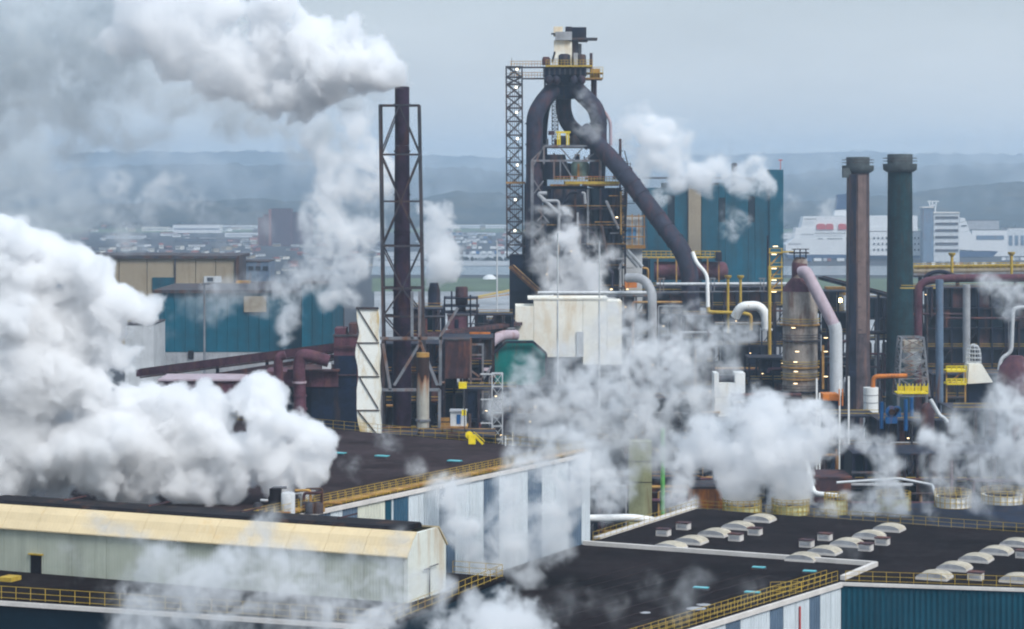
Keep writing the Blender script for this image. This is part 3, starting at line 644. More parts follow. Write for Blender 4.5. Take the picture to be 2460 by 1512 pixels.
# rust stained stack
def stained(src, zt, depth):          # copy of a material with a ragged rust run down from height zt
    m = src.copy(); nt = m.node_tree; N = nt.nodes; L = nt.links; b = N['Principled BSDF']; old = b.inputs['Base Color'].links[0].from_socket
    g = N.new('ShaderNodeNewGeometry'); sx = N.new('ShaderNodeSeparateXYZ'); L.new(g.outputs['Position'], sx.inputs[0])
    r = N.new('ShaderNodeMapRange'); r.inputs[1].default_value = zt - depth; r.inputs[2].default_value = zt; L.new(sx.outputs[2], r.inputs[0])
    mp = N.new('ShaderNodeMapping'); mp.inputs['Scale'].default_value = (1, 1, .09); L.new(g.outputs['Position'], mp.inputs[0])
    n = N.new('ShaderNodeTexNoise'); n.inputs['Scale'].default_value = 1.3; n.inputs['Detail'].default_value = 5; L.new(mp.outputs[0], n.inputs['Vector'])
    a = N.new('ShaderNodeMath'); a.operation = 'ADD'; L.new(r.outputs[0], a.inputs[0]); L.new(n.outputs[0], a.inputs[1])
    cr = N.new('ShaderNodeValToRGB'); L.new(a.outputs[0], cr.inputs[0]); e = cr.color_ramp.elements
    e[0].position = .72; e[0].color = (0, 0, 0, 1); e[1].position = 1.0; e[1].color = (1, 1, 1, 1)
    c2 = N.new('ShaderNodeValToRGB'); L.new(a.outputs[0], c2.inputs[0]); e = c2.color_ramp.elements
    e[0].position = .8; e[0].color = (.34, .17, .06, 1); e[1].position = 1.35; e[1].color = (.035, .02, .018, 1); q = e.new(1.1 if False else .99); q.color = (.15, .05, .025, 1)
    mx = N.new('ShaderNodeMix'); mx.data_type = 'RGBA'; L.new(cr.outputs[0], mx.inputs[0]); L.new(old, mx.inputs[6]); L.new(c2.outputs[0], mx.inputs[7]); L.new(mx.outputs[2], b.inputs['Base Color']); return m
x = W(1016, 0, 395).x; t = thing('steel_stack', (x, 395, 0), 'slim pale stack heavily rust stained at its top', 'stack'); rr = S(15, 395)
stk_m = mat('rust_stained_steel', (.36, .35, .31), .6, .15, .5, rust=.55, rustc=(.22, .09, .03), streak=.06, rscale=.9)
part('shell', MB().lathe((x, 395, 0), [(rr, 0), (rr, W(0, 858, 395).z)], 20), stained(stk_m, W(0, 858, 395).z, 7.5), t)
part('burnt_top', MB().lathe((x, 395, W(0, 858, 395).z), [(rr * 1.03, 0), (rr * 1.03, .7)], 20), M['ochre'], t)
part('flange', MB().lathe((x, 395, W(0, 1012, 395).z), [(rr * 1.2, 0), (rr * 1.2, .35)], 20), M['steel'], t)
# white wavy duct
YW = 322
t = thing('white_duct', W(885, 1053, YW), 'white rust edged duct with dark bands and diagonal straps standing on the brown roof', 'duct')
xs_l = [857, 859, 862, 857, 854, 858, 862, 857, 855, 859, 862, 866]; xs_r = [908, 911, 908, 910, 913, 910, 911, 914, 911, 911, 914, 914]
ys_ = np.linspace(741, 1055, 12)
xl = lambda y: np.interp(y, ys_, xs_l) - 1.5 * math.sin((y - 741) / 81 * 2 * math.pi); xr = lambda y: np.interp(y, ys_, xs_r)
bands = [741, 824, 905, 986, 1055]; dep = 3.0
for a, b in zip(bands[:-1], bands[1:]):
    yy = np.linspace(a + .6, b - .6, 8); vs = []
    for y in yy:
        p = W(xl(y), y, YW); q = W(xr(y), y, YW)
        vs += [p, q, q + Vector((0, dep, 0)), p + Vector((0, dep, 0))]
    fs = []
    for k in range(7):
        for j in range(4): fs.append((k * 4 + j, (k + 1) * 4 + j, (k + 1) * 4 + (j + 1) % 4, k * 4 + (j + 1) % 4))
    fs += [(0, 1, 2, 3), (31, 30, 29, 28)]
    part('duct_section', MB().add(vs, fs), M['wduct'], t)
    part('band', MB().bar(W(xl(b) - 1, b, YW) + Vector((0, -.06, 0)), W(xr(b) + 1, b, YW) + Vector((0, -.06, 0)), .14), M['dsteel'], t)
    part('diagonal_strap', MB().bar(W(xl(a) + 3, a + 2, YW) + Vector((0, -.08, 0)), W(xr(b) - 2, b - 4, YW) + Vector((0, -.08, 0)), .14), M['dsteel'], t)
part('band', MB().bar(W(855, 741, YW) + Vector((0, -.06, 0)), W(910, 741, YW) + Vector((0, -.06, 0)), .3), M['dsteel'], t)
# cabin, flood light, white mast
YK = 366
t = thing('roof_cabin', W(1090, 1040, YK), 'small pale cabin with blue door beside an orange railed deck', 'cabin'); q = lambda x, y, dy=0: W(x, y, YK) + Vector((0, dy, 0))
part('wall', MB().lohi(q(1082, 990), q(1120, 1026, 3)), M['pale'], t); part('door', MB().lohi(q(1097, 996, -.08), q(1107, 1019, 0)), M['blue'], t)
part('roof', MB().lohi(q(1080, 987, -.2), q(1122, 990, 3.2)), M['grey'], t); part('deck', MB().lohi(q(1058, 1024, -.6), q(1124, 1028, 4)), M['ochre'], t)
part('deck_screen', MB().lohi(q(1059, 1003, -.5), q(1081, 1012, -.4)).lohi(q(1059, 1015, -.5), q(1081, 1022, -.4)), M['ochre'], t)
for x in (1062, 1085, 1118): part('leg', MB().bar(q(x, 1028, 1), (q(x, 0).x, YK + 1, 0), .25), M['dsteel'], t)
t = thing('floodlight_mast', W(1115, 1050, 360), 'thin mast carrying a yellow floodlight box above the cabin', 'floodlight')
part('pole', MB().bar((W(1116, 0, 360).x, 360, 0), W(1116, 936, 360), .14), M['dsteel'], t); part('lamp_box', MB().lohi(W(1102, 920, 360), W(1121, 934, 360) + Vector((0, 1, 0))), M['byellow'], t)
part('rail', MB().bar(W(1100, 918, 360), W(1124, 918, 360), .1), M['yellow'], t); part('sign_plate', MB().lohi(W(1109, 985, 360), W(1120, 999, 360) + Vector((0, .3, 0))), M['byellow'], t)
t = thing('lattice_mast', (W(1194, 0, 372).x, 372, 0), 'pale grey lattice mast in thin steam right of the cabin', 'mast')
lattice(t, rect(W(1182, 0, 372).x, W(1207, 0, 372).x, 372, 1.6, 0), rect(W(1182, 0, 372).x, W(1207, 0, 372).x, 372, 1.6, W(0, 898, 372).z), [i / 22 for i in range(23)], M['pale'], .16, 'Z', joined=True)
for y in (899, 960, 1017): part('outrigger', MB().bar(W(1155, y, 372), W(1182, y, 372), .2), M['pale'], t)
# black tower, rig, conveyors, block, elbow
def vessel(name, x, Y, prof_px, m, label, cat='vessel', n=18, extra=None):
    X = W(x, 0, Y).x; t = thing(name, (X, Y, 0), label, cat)
    pr = [(S(w / 2, Y), W(0, y, Y).z if y else 0) for w, y in prof_px]
    part('shell', MB().lathe((X, Y, 0), pr, n), m, t); return t, X
vessel('dark_silo', 1043, 540, [(30, 0), (30, 700), (24, 690), (20, 680)], M['navy'], 'dark blue silo right of the lattice tower')
t, X = vessel('rusty_drum', 1109, 520, [(20, 770), (20, 735), (30, 730), (30, 692), (26, 689)], M['rust'], 'dark rusty drum on a rig right of the dark silo')
for y, w in ((716, 82), (735, 88), (750, 84)): part('platform', MB().lohi(W(1107 - w / 2, y, 517), W(1107 + w / 2, y + 3, 517) + Vector((0, 8, 0))), M['navy'], t)
for x in (1068, 1085, 1130, 1146): part('leg', MB().bar(W(x, 700 + (x % 7) * 3, 518), (W(x, 0, 518).x, 518, 0), .35), M['navy'], t)
t = block('brown_machine_house', 1075, 1121, 756, 512, 5, M['maroon'], 'small reddish brown house under the rusty drum rig', 'building', y1=792)
part('doorway', MB().lohi(W(1092, 768, 511.9), W(1102, 789, 512) + Vector((0, 0, 0))), M['navy'], t)
def gallery(p0, p1, Y0, Y1, thick, m, label, legs=(), name='conveyor_gallery'):
    a = W(*p0, Y0); b = W(*p1, Y1); t = thing(name, a, label, 'conveyor'); h = S(thick, Y0)
    part('gallery_box', MB().bar(a, b, 3.0, h), m, t)
    for s in (h / 2 + .12, -h / 2 - .12): part('edge_girder', MB().bar(a + Vector((0, -1.6, s)), b + Vector((0, -1.6, s)), .28), M['rust'], t)
    n = int((b - a).length / 3.2)
    for k in range(n + 1): part('rib', MB().bar(a.lerp(b, k / n) + Vector((0, -1.6, -h / 2)), a.lerp(b, k / n) + Vector((0, -1.6, h / 2)), .18), M['rust'], t)
    for f in legs: c = a.lerp(b, f); part('trestle', MB().bar(c, (c.x, c.y, 0), .6), M['navy'], t)
    return t
gallery((1010, 808), (1240, 778), 470, 560, 9, M['rust'], 'brown conveyor gallery running right to the cream box building', (.2, .5, .8))
tag(MB().lohi(W(1128, 799, 466), W(1178, 803, 466) + Vector((0, 1, 0))).build('orange_walkway', M['orange']), 'short orange walkway under the brown conveyor gallery', 'walkway')
block('brown_plant_block', 1064, 1129, 815, 466, 6, M['rust'], 'dark brown block right of the pale A frame', 'building', y1=910)
t = thing('open_gantry', W(1145, 930, 458), 'open grey steel frame left of the green hood', 'steel frame')
for p, q in (((1131, 826), (1131, 930)), ((1160, 826), (1160, 930)), ((1131, 828), (1160, 828)), ((1131, 853), (1160, 853)), ((1133, 892), (1152, 906)), ((1125, 911), (1162, 911)), ((1150, 930), (1180, 880)), ((1131, 811), (1131, 826)), ((1152, 900), (1210, 900))):
    part('beam', MB().bar(W(*p, 458), W(*q, 458), .35), M['steel'], t)
for x in (1131, 1160): part('leg', MB().bar(W(x, 930, 458), (W(x, 0, 458).x, 458, 0), .35), M['steel'], t)
tag(MB().bend([W(1240, 806, 535), W(1200, 806, 532), W(1166, 836, 528), W(1164, 895, 526)], S(13, 530), 16, rad=3.2).build('elbow_duct', M['pink']), 'thick pinkish elbow duct bending down left of the cream box building', 'duct')
t = thing('octagonal_hood', W(1250, 915, 508), 'green octagonal hood with dark rim in front of the cream box building', 'hood')
oc = [(1183, 852), (1216, 822), (1281, 822), (1312, 850), (1312, 905), (1284, 925), (1195, 925), (1183, 905)]
P2 = [(W(x, y, 508).x, W(x, y, 508).z) for x, y in oc]; part('face', MB().slabY(P2, 508, 514), M['green'], t)
for (a, b) in zip(oc[:5], oc[1:6]): part('rim', MB().bar(W(*a, 507), W(*b, 507), .5), M['navy'], t)
for x in (1195, 1300): part('leg', MB().bar((W(x, 0, 510).x, 510, W(x, 925, 510).z), (W(x, 0, 510).x, 510, 0), .6), M['navy'], t)
# cream box building
YB = 560
t = thing('cream_box_building', W(1365, 880, YB), 'big cream rust stained box building in front of the furnace foot', 'building')
def crm(p, n, Y0=YB, d=12, m='cream'): part(n, MB().slabY([(W(x, y, Y0).x, W(x, y, Y0).z) for x, y in p], Y0, Y0 + d), M[m], t)
crm([(1238, 736), (1282, 736), (1282, 858), (1262, 830), (1238, 818)], 'wall_panel')
crm([(1282.6, 720), (1400, 720), (1400, 858), (1282.6, 858)], 'wall_panel')
crm([(1400.6, 720), (1458, 720), (1458, 876), (1400.6, 876)], 'wall_panel')
crm([(1458.6, 724), (1494, 724), (1494, 876), (1458.6, 876)], 'wall_panel')
crm([(1268, 716), (1460, 716), (1460, 720), (1268, 720)], 'parapet', YB - .2, 12)
crm([(1386, 797), (1402, 797), (1402, 858), (1386, 858)], 'downpipe', YB - .5, .4, 'pale')
for x in (1245, 1330, 1410, 1488): part('leg', MB().bar((W(x, 0, YB + 2).x, YB + 4, W(0, 820, YB).z), (W(x, 0, YB).x, YB + 4, 0), 1.0), M['navy'], t)
# ------------------------------------------------------------------ left plant: teal hall, beige hall, galleries
t = thing('teal_hall', W(600, 850, 640), 'long teal clad hall behind the steam on the left', 'industrial hall')
def trect(x0, x1, y0, y1, Y0, d, m, n='wall_panel', tt=None): return part(n, MB().lohi(W(x0, y1, Y0), W(x1, y0, Y0) + Vector((0, d, 0))), M[m], tt or t)
n = 14
for k in range(n):
    x0 = 369 + (724 - 369) * k / n; x1 = 369 + (724 - 369) * (k + 1) / n - .8
    trect(x0, x1, 705, 846, 640, 40, 'teal_far')
for k in range(3): trect(725 + 25 * k, 749.2 + 25 * k, 682, 846, 632, 40, 'teal_far')
part('wall', MB().lohi((W(369, 0, 640).x, 640.5, 0), (W(799, 0, 640).x, 679, W(0, 848, 640).z)), M['grey'], t)
part('plinth', MB().lohi((W(369, 0, 640).x, 639, 0), (W(799, 0, 640).x, 640, W(0, 847, 640).z)), M['grey'], t)
trect(366, 726, 697, 705, 639, 42, 'dsteel', 'roof'); trect(724, 801, 676, 682, 631, 42, 'dsteel', 'roof')
trect(586, 640, 712, 750, 639.4, .5, 'beige', 'vent_panel'); trect(452, 465, 843, 862, 638.6, .4, 'black', 'doorway')
t = thing('beige_hall', W(430, 700, 780), 'beige hall with dark cornice behind the teal hall', 'industrial hall')
for a, b in ((200, 286), (287, 353), (354, 420), (422, 470), (471, 518), (519, 564)): trect(a, b - .6, 622, 840, 780, 30, 'beige')
trect(195, 422, 614, 622, 779, 32, 'dsteel', 'roof'); trect(422, 575, 615, 622, 779, 32, 'dsteel', 'roof')
trect(366, 420, 667, 700, 779.5, .4, 'teal_far', 'window'); trect(490, 532, 664, 679, 779.5, .4, 'pale', 'window'); trect(498, 512, 667, 676, 779.3, .2, 'win', 'window')
trect(419, 422, 622, 700, 779.4, .5, 'dsteel', 'downpipe'); trect(565, 575, 620, 690, 779, 20, 'dsteel', 'end_wall')
t = block('grey_plant_building', 576, 646, 628, 800, 20, M['bluegrey'], 'grey blue building right of the beige hall', 'building')
for k in range(4): trect(580 + 17 * k, 592 + 17 * k, 640, 650, 799.8, .2, 'win', 'window')
t = block('dark_annex_roof', 565, 650, 683, 700, 20, M['navy'], 'dark roofed annex with ochre edge right of the beige hall', 'building')
trect(566, 600, 675, 683, 699, 3, 'ochre', 'edge')
t = block('pale_building', 300, 369, 778, 600, 20, M['pale'], 'pale building partly swallowed by the cloud left of the teal hall', 'building')
t = thing('lamp_mast', W(491, 864, 600), 'tall thin lamp mast in front of the teal hall', 'lamp mast')
part('pole', MB().lathe((W(491, 0, 600).x, 600, 0), [(.45, 0), (.22, W(0, 684, 600).z)], 8), M['steel'], t); part('lamp_head', MB().box(W(491, 683, 600), (2.4, .6, .4)), M['steel'], t)
gallery((340, 896), (815, 834), 470, 440, 17, M['maroon'], 'upper maroon conveyor gallery climbing right to the purple tower', (.15, .4, .65, .9))
gallery((380, 925), (815, 856), 455, 436, 8, M['rust'], 'lower thin maroon conveyor gallery under the upper one', (.3, .6))
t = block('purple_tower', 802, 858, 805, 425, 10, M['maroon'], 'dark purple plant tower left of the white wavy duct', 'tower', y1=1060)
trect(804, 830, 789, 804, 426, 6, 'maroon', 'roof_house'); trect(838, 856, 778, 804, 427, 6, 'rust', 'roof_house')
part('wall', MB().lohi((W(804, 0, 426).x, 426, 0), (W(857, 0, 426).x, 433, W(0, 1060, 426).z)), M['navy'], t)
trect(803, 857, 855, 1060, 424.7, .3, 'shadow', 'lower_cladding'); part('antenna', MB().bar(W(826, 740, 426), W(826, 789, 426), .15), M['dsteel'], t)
for y in (832, 900, 960): trect(801, 859, y, y + 3, 424.4, .3, 'rust', 'floor_girder')
t = thing('red_shed', W(500, 960, 432), 'long brick red shed above the big white cloud', 'shed')
for k in range(8): trect(380 + 30 * k, 409 + 30 * k, 916, 951, 432, 12, 'maroon')
trect(378, 622, 912, 916, 431.6, 13, 'pink', 'roof'); part('wall', MB().lohi((W(380, 0, 433).x, 433, 0), (W(620, 0, 433).x, 444, W(0, 952, 433).z)), M['navy'], t)
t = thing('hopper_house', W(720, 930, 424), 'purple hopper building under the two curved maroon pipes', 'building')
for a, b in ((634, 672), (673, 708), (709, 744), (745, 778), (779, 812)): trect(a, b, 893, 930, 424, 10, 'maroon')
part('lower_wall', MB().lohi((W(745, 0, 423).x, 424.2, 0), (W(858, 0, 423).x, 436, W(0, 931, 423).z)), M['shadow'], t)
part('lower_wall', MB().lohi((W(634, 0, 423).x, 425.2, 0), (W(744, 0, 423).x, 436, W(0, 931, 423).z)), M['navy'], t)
trect(774, 795, 875, 891, 424, 3, 'pale', 'vent_box'); trect(690, 815, 888, 893, 423, 12, 'rust', 'roof')
for pts, w, lb in (([(686, 853), (669, 858), (668, 880), (672, 1010)], 11, 'left of two curved maroon pipes on the hopper building'), ([(790, 868), (750, 856), (722, 852), (718, 885), (722, 1020)], 15, 'right, thicker of two curved maroon pipes on the hopper building')):
    P_ = [W(x, y, 420) for x, y in pts]; tt = thing('curved_pipe', P_[-1], lb, 'pipe'); part('pipe', MB().bend(P_, S(w, 420), 14, rad=2.2), M['maroon'], tt)
    for k in range(3): part('flange', MB().lathe(W(pts[-1][0] - 1 - k, 985 - 32 * k, 420), [(S(w, 420) * 1.15, 0), (S(w, 420) * 1.15, .35)], 14), M['pink'] if k == 2 else M['maroon'], tt)
# stack and pipes under the left cloud (on the brown roof)
t = thing('roof_stack', G(662, 1232, 42), 'black stack on the brown roof breathing the big white cloud', 'stack')
sp = G(662, 1234, 42); part('shell', MB().lathe(sp, [(.75, 0), (.75, 1.6), (.62, 1.8), (.62, 2.5)], 16), M['black'], t)
t = thing('roof_stack', G(690, 1234, 42), 'pale drum stack right of the black stack on the brown roof', 'stack'); sp = G(692, 1236, 42)
part('shell', MB().lathe(sp, [(.7, 0), (.7, 2.1), (.5, 2.2)], 16), M['pale'], t)
t = thing('roof_pipework', G(730, 1236, 42), 'jumble of rusty pipes and small tanks right of the roof stacks', 'pipework'); rg = random.Random(5)
for k in range(14):
    x0 = rg.uniform(615, 800); p = G(x0, 1222 + (x0 - 600) * .03 + rg.uniform(-3, 6), 42); h = rg.uniform(.6, 2.2)
    part('pipe', MB().bend([p, p + Vector((0, 0, h)), p + Vector((rg.uniform(-2, 2), rg.uniform(-.5, .5), h))], rg.uniform(.06, .16), 8), rg.choice([M['rust'], M['dsteel'], M['pale'], M['ochre'], M['steel']]), t)
for x0 in (620, 745, 765): part('tank', MB().lathe(G(x0, 1234, 42), [(.5, 0), (.5, .9), (.3, 1.1)], 12), M['dsteel'], t)

# ------------------------------------------------------------------ blast furnace
YF = 620
f_ = lambda x, y, dy=0: W(x, y, YF) + Vector((0, dy, 0))
zf = lambda y: W(0, y, YF).z
xf = lambda x: W(x, 0, YF).x
t = thing('lift_tower', (xf(1237), YF, 0), 'tall slim stair and lift tower with lit landings left of the furnace', 'stair tower')
B4 = rect(xf(1218), xf(1256), YF - 2, 4.4, zf(620)); T4 = rect(xf(1216), xf(1254), YF - 2, 4.4, zf(160))
lv = [(620 - y) / 460 for y in (620, 589, 561, 533, 503, 474, 448, 420, 390, 356, 325, 292, 260, 232, 203, 186, 161)]
lattice(t, B4, T4, lv, M['dsteel'], .38, 'X', joined=True)
for y in (589, 561, 533, 503, 474, 448, 420, 390, 356, 325, 292, 260, 232, 203, 186):
    part('landing', MB().lohi(f_(1217.5, y, -1.8), f_(1255, y + 1.4, 2.2)), M['rust'], t)
J = MB()
ysl = [589, 561, 533, 503, 474, 448, 420, 390, 356, 325, 292, 260, 232, 203, 186, 161]
for k, (a, b) in enumerate(zip(ysl[:-1], ysl[1:])):
    x0, x1 = (1222, 1249) if k % 2 else (1249, 1222); J.bar(f_(x0, a, 0), f_(x1, b, 0), .5, .25)
    for xx in (1226, 1231, 1236, 1241, 1246): J.bar(f_(xx, a, 1.5), f_(xx, b, 1.5), .12)
    J.bar(f_(1218, (a * 2 + b) / 3, -2.1), f_(1255, (a * 2 + b) / 3, -2.1), .12)
part('stairs', J, M['dsteel'], t, kind='stuff')
for x, y in ((1242, 168), (1240, 211), (1241, 271), (1243, 334), (1243, 397), (1237, 554), (1238, 480)): part('lamp', MB().box(f_(x, y, -2.3), (.5, .2, .5)), M['lampw'], t)
part('base_house', MB().lohi((xf(1224), YF - 3, 0), (xf(1296), YF + 6, zf(612))), M['shadow'], t)
for y in (440,): part('ochre_landing', MB().lohi(f_(1216, y - 3, -2.6), f_(1262, y + 2, 2.6)), M['ochre'], t)
part('mast', MB().bar(f_(1229, 160), f_(1229, 139), .12), M['dsteel'], t)

bf = thing('blast_furnace', (xf(1370), YF, 0), 'huge blast furnace with crossing uptake pipes, yellow platforms and top house', 'blast furnace')
def fb(n, x0, x1, y0, y1, dy, d, m, kind=None): return part(n, MB().lohi(f_(x0, y1, dy), f_(x1, y0, dy + d)), M[m], bf)
# bridges to the stair tower
for y in (161, 188):
    fb('bridge_deck', 1218 if y == 161 else 1256, 1312, y, y + 3, -1.2, 2.4, 'dsteel')
    for yy in (y - 6.5, y - 13): part('bridge_rail', MB().bar(f_(1225, yy, -1.2), f_(1312, yy, -1.2), .14), M['ochre'], bf)
    for k in range(12): part('bridge_post', MB().bar(f_(1228 + 7 * k, y, -1.2), f_(1228 + 7 * k, y - 13, -1.2), .12), M['ochre'], bf)
# top house and machines
fb('white_tower', 1331, 1374, 97, 158, 0, 4, 'cream'); fb('white_head', 1330, 1352, 64, 86, 0, 4, 'cream'); fb('grey_box', 1334, 1374, 77, 97, -1, 4, 'grey')
fb('machine_house', 1359, 1409, 65, 91, 1, 5, 'navy'); fb('machine_house', 1359, 1374, 64, 78, .4, 5, 'shadow')
fb('crane_deck', 1356, 1435, 91, 96, -.5, 5, 'dsteel'); fb('crane_deck', 1367, 1412, 96, 100, 0, 4, 'dsteel'); fb('crane_deck', 1324, 1340, 80, 83, -.5, 2, 'dsteel')
fb('rear_column', 1375, 1390, 99, 158, 1.5, 3, 'dsteel'); fb('rear_column', 1390, 1398, 104, 158, 3, .6, 'grey')
part('motor_drum', MB().lathe(f_(1356, 157, 0), [(S(14, YF), 0), (S(14, YF), 2.6), (S(9, YF), 2.9)], 16), M['navy'], bf)
part('motor_drum', MB().lathe(f_(1398, 157, 0), [(S(10, YF), 0), (S(10, YF), 2.5), (S(7, YF), 2.8)], 16), M['dsteel'], bf)
part('motor_drum', MB().lathe(f_(1312, 157, -1), [(S(10, YF), 0), (S(10, YF), 1.6), (S(7, YF), 2.1)], 14), M['rust'], bf)
fb('motor_box', 1327, 1340, 140, 158, -1, 1.5, 'pale'); part('motor_rod', MB().bar(f_(1326, 150, -1), f_(1333, 125, -1), .5), M['navy'], bf); fb('pedestal_box', 1378, 1388, 128, 158, -1, 1.5, 'grey')
# top platforms
fb('top_platform', 1310, 1422, 159, 163, -5, 11, 'yellow'); fb('side_platform', 1404, 1447, 188, 192, -3, 8, 'ochre'); fb('side_platform', 1404, 1449, 176, 178, -2.8, 7, 'ochre')
fb('platform_house', 1418, 1440, 166, 187, -1, 3, 'ochre')
for y in (163, 170, 176): part('platform_rail', MB().bar(f_(1404, y, -3.1), f_(1447, y, -3.1), .12), M['yellow'], bf)
for k in range(7): part('platform_post', MB().bar(f_(1404 + 7.2 * k, 190, -3.1), f_(1404 + 7.2 * k, 163, -3.1), .13), M['yellow'], bf)
for y in (153, 147): part('platform_rail', MB().bar(f_(1311, y, -5), f_(1422, y, -5), .1), M['yellow'], bf)
for k in range(16): part('platform_post', MB().bar(f_(1311 + 7.4 * k, 160, -5), f_(1311 + 7.4 * k, 147, -5), .1), M['yellow'], bf)
part('vent_mast', MB().tube([f_(1420, 192, 0), f_(1420, 128, 0)], .38, 8), M['redp'] if 0 else M['rust'], bf)
part('vent_mast', MB().tube([f_(1427, 236, 1), f_(1427, 192, 1)], .75, 10), M['rust'], bf)
# distributor head
fb('head', 1305, 1408, 164, 184, -4, 8, 'shadow')
part('head_hopper', MB().lathe(f_(1356, 206, 0), [(S(30, YF), 0), (S(52, YF), 2.6)], 18), M['shadow'], bf)
for x in (1318, 1336, 1378, 1396): part('valve', MB().lathe(f_(x, 205, -4.5), [(.5, 0), (1.0, .6), (1.0, 1.6), (.5, 2.3)], 10), M['uptake'], bf)
for x, y in ((1347, 188), (1378, 188)): part('port', MB().box(f_(x, y, -4.1), (.7, .2, 1.4)), M['pale'], bf)
for k in range(9): part('head_column', MB().bar(f_(1307 + 12.4 * k, 184, -4.3), f_(1307 + 12.4 * k, 163, -4.3), .4), M['dsteel'], bf)
part('head_strut', MB().bar(f_(1309, 225, -1), f_(1309, 190, -1), .5), M['navy'], bf); part('head_strut', MB().bar(f_(1402, 208, -1), f_(1427, 238, -1), .7), M['uptake'], bf)
# uptakes
R1 = S(20, YF)
def pipe(n, pts, r, m, dys=None, parent=None, rad=None, nn=18):
    P_ = [f_(x, y, (dys[i] if dys else 0)) for i, (x, y) in enumerate(pts)]; return part(n, MB().bend(P_, r, nn, rad=rad), M[m], parent or bf)
pipe('uptake_pipe', [(1345, 196), (1300, 250), (1284, 280), (1283, 460), (1281, 640)], R1, 'uptake', [0, -3, -4, -4, -4], rad=5)
pipe('uptake_pipe', [(1355, 196), (1354, 265), (1366, 300), (1420, 345)], R1 * .95, 'uptake', [2, 5, 5, 3], rad=4.5)
pipe('uptake_pipe', [(1366, 196), (1428, 258), (1437, 285), (1436, 360), (1432, 450)], R1, 'uptake', [0, -3, -4, -4, -3], rad=5)
pipe('uptake_pipe', [(1352, 196), (1310, 236), (1300, 300), (1300, 480)], R1 * .8, 'shadow', [3, 8, 9, 9], rad=4.5)
for x, y, r in ((1283, 300, 1), (1283, 350, 1), (1283, 400, 1), (1436, 300, 1), (1436, 340, 1)):
    part('pipe_flange', MB().lathe(f_(x, y, -4), [(R1 * 1.09, 0), (R1 * 1.09, .35)], 18), M['uptake'], bf)
pipe('bleeder_pipe', [(1396, 207), (1456, 277), (1465, 295), (1466, 350)], .42, 'pink', [-2, -4, -4, -4], rad=1.5, nn=8)
# downcomer: a thing of its own, down to the dust plant
dc = thing('downcomer_pipe', W(1655, 740, 600), 'great slanting purple brown pipe running down right from the furnace top', 'pipe')
P_ = [W(1398, 312, 616), W(1480, 392, 612), W(1560, 497, 607), W(1642, 606, 601), W(1658, 660, 600), W(1659, 760, 600)]
part('pipe', MB().bend(P_, S(21.5, 605), 22, rad=7, seg=8), M['uptake'], dc)
for k in (.25, .5, .75):
    for a, b in zip(P_[1:3], P_[2:4]):
        p = a.lerp(b, k); dd = (b - a).normalized(); part('flange', MB().tube([p - dd * .15, p + dd * .15], S(23.3, 605), 22), M['uptake'], dc)
part('leg', MB().bar(P_[-1], (P_[-1].x, P_[-1].y, 0), 3), M['navy'], dc)
# shaft with ladder, yellow frame, hoppers
lt = thing('ladder_shaft', f_(1334, 360, 3), 'ladder lattice between the two left uptake pipes', 'lattice')
lattice(lt, rect(xf(1327), xf(1341), YF + 3, 1.5, zf(356)), rect(xf(1327), xf(1341), YF + 3, 1.5, zf(236)), [i / 13 for i in range(14)], M['dsteel'], .22, 'Z', joined=True)
for x in (1340, 1345, 1361, 1366): part('yellow_frame', MB().bar(f_(x, 352, 0), f_(x, 318, 0), .38), M['byellow'], bf)
part('yellow_frame', MB().bar(f_(1335, 318, 0), f_(1371, 318, 0), .5), M['byellow'], bf)
fb('walk_screen', 1317, 1332, 315, 325, -1, .2, 'rust'); fb('hopper_box', 1332, 1345, 335, 352, 1, 3, 'rust'); fb('hopper_box', 1345, 1362, 326, 352, 2, 3, 'dsteel')
part('bell_hopper', MB().lathe(f_(1384, 352, 1), [(S(17, YF), 0), (S(17, YF), 2.2), (S(8, YF), 3)], 16), M['dsteel'], bf)
fb('beam_deck', 1305, 1402, 352, 356, -3, 8, 'dsteel'); 
# grey portal frame
for p, q, w in (((1306, 352), (1440, 352), .5), ((1276, 387), (1473, 387), .55), ((1278, 387), (1278, 610), .8), ((1440, 352), (1440, 432), .7), ((1473, 387), (1473, 432), .5), ((1306, 352), (1306, 395), .5), ((1276, 387), (1306, 356), .35), ((1306, 352), (1280, 400), .35), ((1345, 356), (1372, 387), .35), ((1372, 387), (1398, 356), .35), ((1440, 352), (1473, 387), .4), ((1440, 360), (1400, 387), .35), ((1330, 387), (1330, 432), .4), ((1345, 387), (1345, 432), .35), ((1350, 390), (1372, 425), .35), ((1280, 430), (1305, 470), .3), ((1278, 470), (1305, 435), .3)):
    part('portal_beam', MB().bar(f_(*p, -6), f_(*q, -6), w), M['steel'], bf)
for p, q in (((1290, 530), (1318, 500)), ((1290, 500), (1318, 535)), ((1283, 560), (1310, 535)), ((1283, 570), (1308, 610)), ((1290, 640), (1322, 700)), ((1283, 502), (1320, 502))):
    part('portal_brace', MB().bar(f_(*p, -9), f_(*q, -9), .3), M['steel'], bf)
part('gas_seal_drum', MB().lathe(f_(1393, 424, -2), [(S(22, YF), 0), (S(22, YF), 3.2), (S(15, YF), 4)], 18), M['green'] if 0 else mat('greenish_grey_drum', (.13, .19, .16), .6, .25, .5, rust=.35), bf)
fb('drum_rib', 1386, 1391, 395, 425, -4.6, .2, 'ochre'); fb('inner_box', 1300, 1372, 392, 432, 2, 5, 'shadow'); part('throat', MB().lathe(f_(1330, 432, 0), [(4.5, 0), (3.0, 6.5)], 16), M['navy'], bf)
fb('yellow_platform', 1356, 1486, 436, 443, -7, 15, 'yellow'); fb('yellow_platform', 1322, 1392, 443, 447, -6.5, 14, 'ochre'); fb('yellow_platform', 1400, 1484, 443.2, 447, -6.6, 14, 'ochre')
